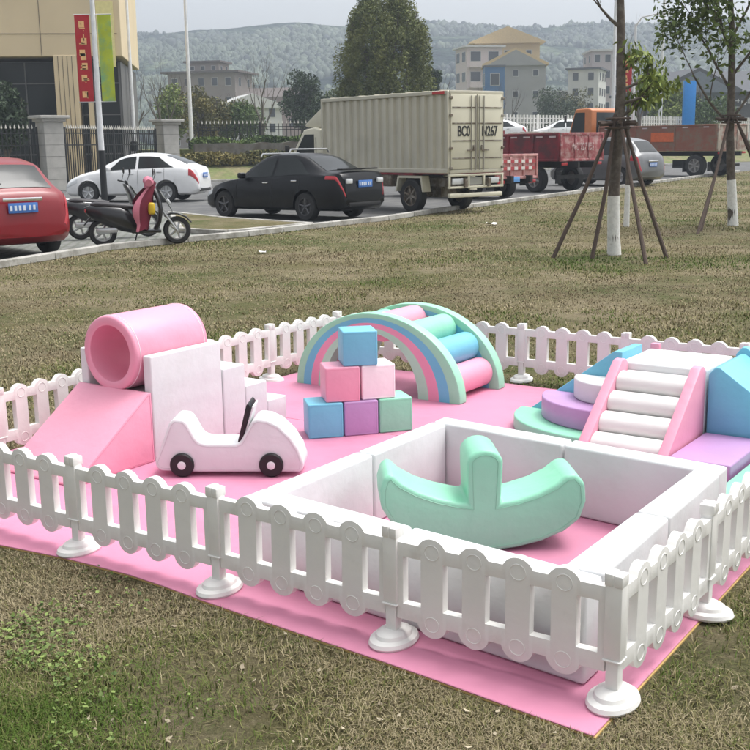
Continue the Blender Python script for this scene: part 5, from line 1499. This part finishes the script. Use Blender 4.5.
# slim whitewashed stem behind the nearer tree
t = thing('young_tree', 'slim sapling with whitewashed stem behind the nearer staked tree', 'tree', (4.95, 21.7, 0), 0, 'young trees on the lawn')
b = MB(); b.tube([(0, 0, 0), (.0, 0, 1.1), (-.05, 0, 2.6)], [.05, .04, .02], n=8, cap=False); tr = b.build('trunk', BARK, t)
b = MB(); b.tube([(0, 0, 0), (0, 0, .8)], [.06, .05], n=10, cap=False); b.build('whitewash', LIME, tr)

# ================================================================== GRASS (uncountable: one object each)
def on_mat(x, y):
    dx, dy = x-P0.x, y-P0.y
    u = dx*UX.x+dy*UX.y; v = dx*VX.x+dy*VX.y
    fe = np.interp(u, [p[0] for p in front_edge], [p[1] for p in front_edge])
    return (u > -.035) & (u < 3.88) & (v > fe-.016) & (v < 3.8)
def kerb_side(x, y):
    """True on the lawn side of the kerb"""
    ky = np.interp(x, [p[0] for p in KL], [p[1] for p in KL])
    return y < ky-.12-.0*x
def vnoise(x, y, seed, f):
    return fbm(x*f, y*f, seed)
GRASSM = bpy.data.materials.new('dry_grass'); GRASSM.use_nodes = True
_N = GRASSM.node_tree.nodes; _L = GRASSM.node_tree.links
_a = _N.new('ShaderNodeAttribute'); _a.attribute_name = 'tone'
_c = _N.new('ShaderNodeValToRGB'); _e = _c.color_ramp.elements
_e[0].position = 0; _e[0].color = (.10, .075, .045, 1); _e[1].position = 1; _e[1].color = (.07, .12, .02, 1)
for p_, c_ in ((.25, (.18, .14, .08)), (.5, (.35, .30, .19)), (.66, (.20, .175, .08)), (.8, (.12, .135, .04))):
    q_ = _e.new(p_); q_.color = (*c_, 1)
_L.new(_a.outputs['Fac'], _c.inputs[0]); _L.new(_c.outputs[0], _N['Principled BSDF'].inputs['Base Color'])
_N['Principled BSDF'].inputs['Roughness'].default_value = .8; _N['Principled BSDF'].inputs['Specular IOR Level'].default_value = .15

def blades(name, n, xr, yr, hgt, wid, seed, label, lean=.9, power=1.0, sp=.55, greenf=None):
    rs = np.random.RandomState(seed)
    # density falls with distance like the picture does
    t_ = rs.uniform(0, 1, n); y = yr[0]*(yr[1]/yr[0])**t_ if power else yr[0]+(yr[1]-yr[0])*t_
    x = rs.uniform(0, 1, n)*(y*xr[1]-y*xr[0])+y*xr[0]
    ok = (~on_mat(x, y)) & kerb_side(x, y)
    x, y = x[ok], y[ok]; n = len(x)
    cl = vnoise(x, y, 31, 5.0); keep = rs.uniform(-1, 1, n) < cl*1.4+.5; x, y = x[keep], y[keep]; n = len(x)
    sc = (y/yr[0])**sp
    h = hgt*sc*rs.uniform(.4, 1.3, n); w = wid*sc*rs.uniform(.6, 1.3, n)
    th = rs.uniform(0, 6.283, n); ln = rs.uniform(.1, 1, n)*lean
    g = vnoise(x, y, 5, 1.1)+.6*vnoise(x, y, 8, 3.3)
    if greenf is not None: g = g+greenf(x, y)
    h = h*(1+np.clip(g, -.4, 1.0)*.7)
    dx, dy = np.cos(th), np.sin(th)
    px, py = -dy*w/2, dx*w/2
    B = np.stack([x, y, np.full(n, -.002)], 1)
    side = np.stack([px, py, np.zeros(n)], 1)
    mid = B+np.stack([dx*h*ln*.35, dy*h*ln*.35, h*(1-.25*ln)*.6], 1)
    tip = B+np.stack([dx*h*ln*1.1, dy*h*ln*1.1, h*(1-.45*ln)], 1)
    V = np.stack([B-side, B+side, mid+side*.7, mid-side*.7, tip], 1).reshape(-1, 3)
    i = np.arange(n)*5
    F = np.concatenate([np.stack([i, i+1, i+2, i+3], 1)]); F3 = np.stack([i+3, i+2, i+4, i+4], 1)
    g2 = vnoise(x, y*1.9, 55, .75)+.7*vnoise(x, y*2, 56, 2.1)
    tone = np.clip(.42+.26*g+.30*g2+rs.normal(0, .15, n), 0, 1)
    # all quads (tip quads degenerate is avoided by splitting into triangles)
    T = np.concatenate([np.stack([i, i+1, i+2], 1), np.stack([i, i+2, i+3], 1), np.stack([i+3, i+2, i+4], 1)])
    o = raw_mesh(name, V, T, GRASSM, None, np.repeat(tone, 5))
    return tag(o, label, 'grass', kind='stuff')
def green_near(x, y):
    return 0.75*np.exp(-(((x+1.25)/.28)**2+((y-3.05)/.62)**2)) + .3*np.exp(-(((x+.55)/.3)**2+((y-3.0)/.3)**2))
def green_far(x, y):
    return 1.2*np.exp(-(((x-3.6)/1.4)**2+((y-15.4)/1.1)**2))+.8*np.exp(-(((x-6.9)/1.2)**2+((y-21)/.9)**2))+.35*((y > 9) & (y < 14) & (x > 1))+.25
blades('grass', 330000, (-.50, .52), (2.0, 6.5), .020, .0024, 3, 'short dry grass on the near lawn in front of the fence', 1.6, greenf=green_near)
blades('grass', 420000, (-.40, .42), (5.6, 60), .017, .007, 4, 'patchy brown and green grass between the fence and the road', 1.5, sp=.45, greenf=green_far)

# broad-leaved weeds in the green corner, bottom left
rs = np.random.RandomState(12); n = 9000
x = rs.normal(-1.27, .20, n); y = rs.normal(3.0, .42, n)
ok = ~on_mat(x, y); x, y = x[ok], y[ok]; n = len(x)
cl = vnoise(x, y, 77, 9.0) > -.12; x, y = x[cl], y[cl]; n = len(x)
z = rs.uniform(.004, .035, n); P = np.stack([x, y, z], 1)
a = rs.normal(size=(n, 3))*np.array([1, 1, .45]); a /= np.linalg.norm(a, axis=1)[:, None]
b_ = np.cross(a, np.array([0, 0, 1.])+rs.normal(size=(n, 3))*.4); b_ /= np.linalg.norm(b_, axis=1)[:, None]
s = rs.uniform(.003, .012, n)[:, None]
V = np.stack([P-a*s, P-b_*s*.7, P+a*s, P+b_*s*.7], 1).reshape(-1, 3)
tag(raw_mesh('weeds', V, np.arange(4*n).reshape(n, 4), leafmat('leaves_weed', (.05, .09, .02), (.22, .29, .08)), None, np.repeat(rs.uniform(0, 1, n), 4)), 'patch of small green weeds in the bottom left corner', 'weeds', kind='stuff')
# dead leaves and crumbs of soil on the near lawn
rs = np.random.RandomState(41); n = 1500
y = rs.uniform(2.1, 6.3, n); x = rs.uniform(-.5, .5, n)*y; ok = (~on_mat(x, y)); x, y = x[ok], y[ok]; n = len(x)
P = np.stack([x, y, rs.uniform(.008, .018, n)], 1); a = rs.normal(size=(n, 3))*np.array([1, 1, .25]); a /= np.linalg.norm(a, axis=1)[:, None]
b_ = np.cross(a, np.array([0, 0, 1.])+rs.normal(size=(n, 3))*.3); b_ /= np.linalg.norm(b_, axis=1)[:, None]
s = (rs.uniform(.15, 1, n)**2.2*.013+.002)[:, None]; c_ = np.cross(a, b_)
V = np.stack([P-a*s, P-b_*s*.6+c_*s*.3, P+a*s, P+b_*s*.6+c_*s*.2], 1).reshape(-1, 3)
tag(raw_mesh('dead_leaves', V, np.arange(4*n).reshape(n, 4), leafmat('leaf_litter', (.09, .06, .035), (.48, .42, .30)), None, np.repeat(rs.uniform(0, 1, n), 4)), 'small dead leaves strewn over the near lawn', 'leaf litter', kind='stuff')
# a few scraps of litter on the lawn
def scrap(x, y, s, label):
    b = MB(); rr = random.Random(int(x*100)); b.grid(lambda i, j: (x+s*(i-.5)+rr.uniform(-.1, .1)*s, y+s*(j-.5)+rr.uniform(-.1, .1)*s, .02+rr.uniform(0, .25)*s), 3, 3)
    tag(b.build('paper_scrap', mat('paper', (.7, .69, .66), rough=.8)), label, 'litter', 'scraps of litter on the lawn')
scrap(2.42, 22.6, .2, 'pale flat scrap of litter on the lawn left of the tree props')
scrap(-1.72, 17.2, .12, 'small white scrap on the lawn below the black sedan')

# ---------------- haze
hz = MB(); hz.box((50, 420, 54), (1300, 860, 110))
hm = bpy.data.materials.new('haze'); hm.use_nodes = True
for nd in list(hm.node_tree.nodes):
    if nd.type == 'BSDF_PRINCIPLED': hm.node_tree.nodes.remove(nd)
pv = hm.node_tree.nodes.new('ShaderNodeVolumePrincipled'); pv.inputs['Color'].default_value = (.78, .88, 1, 1); pv.inputs['Density'].default_value = .00095
pv.inputs['Anisotropy'].default_value = .2
hm.node_tree.links.new(pv.outputs[0], hm.node_tree.nodes['Material Output'].inputs['Volume'])
ho = hz.build('haze', hm, smooth=False); ho.data.flip_normals() if False else None
tag(ho, kind='stuff')
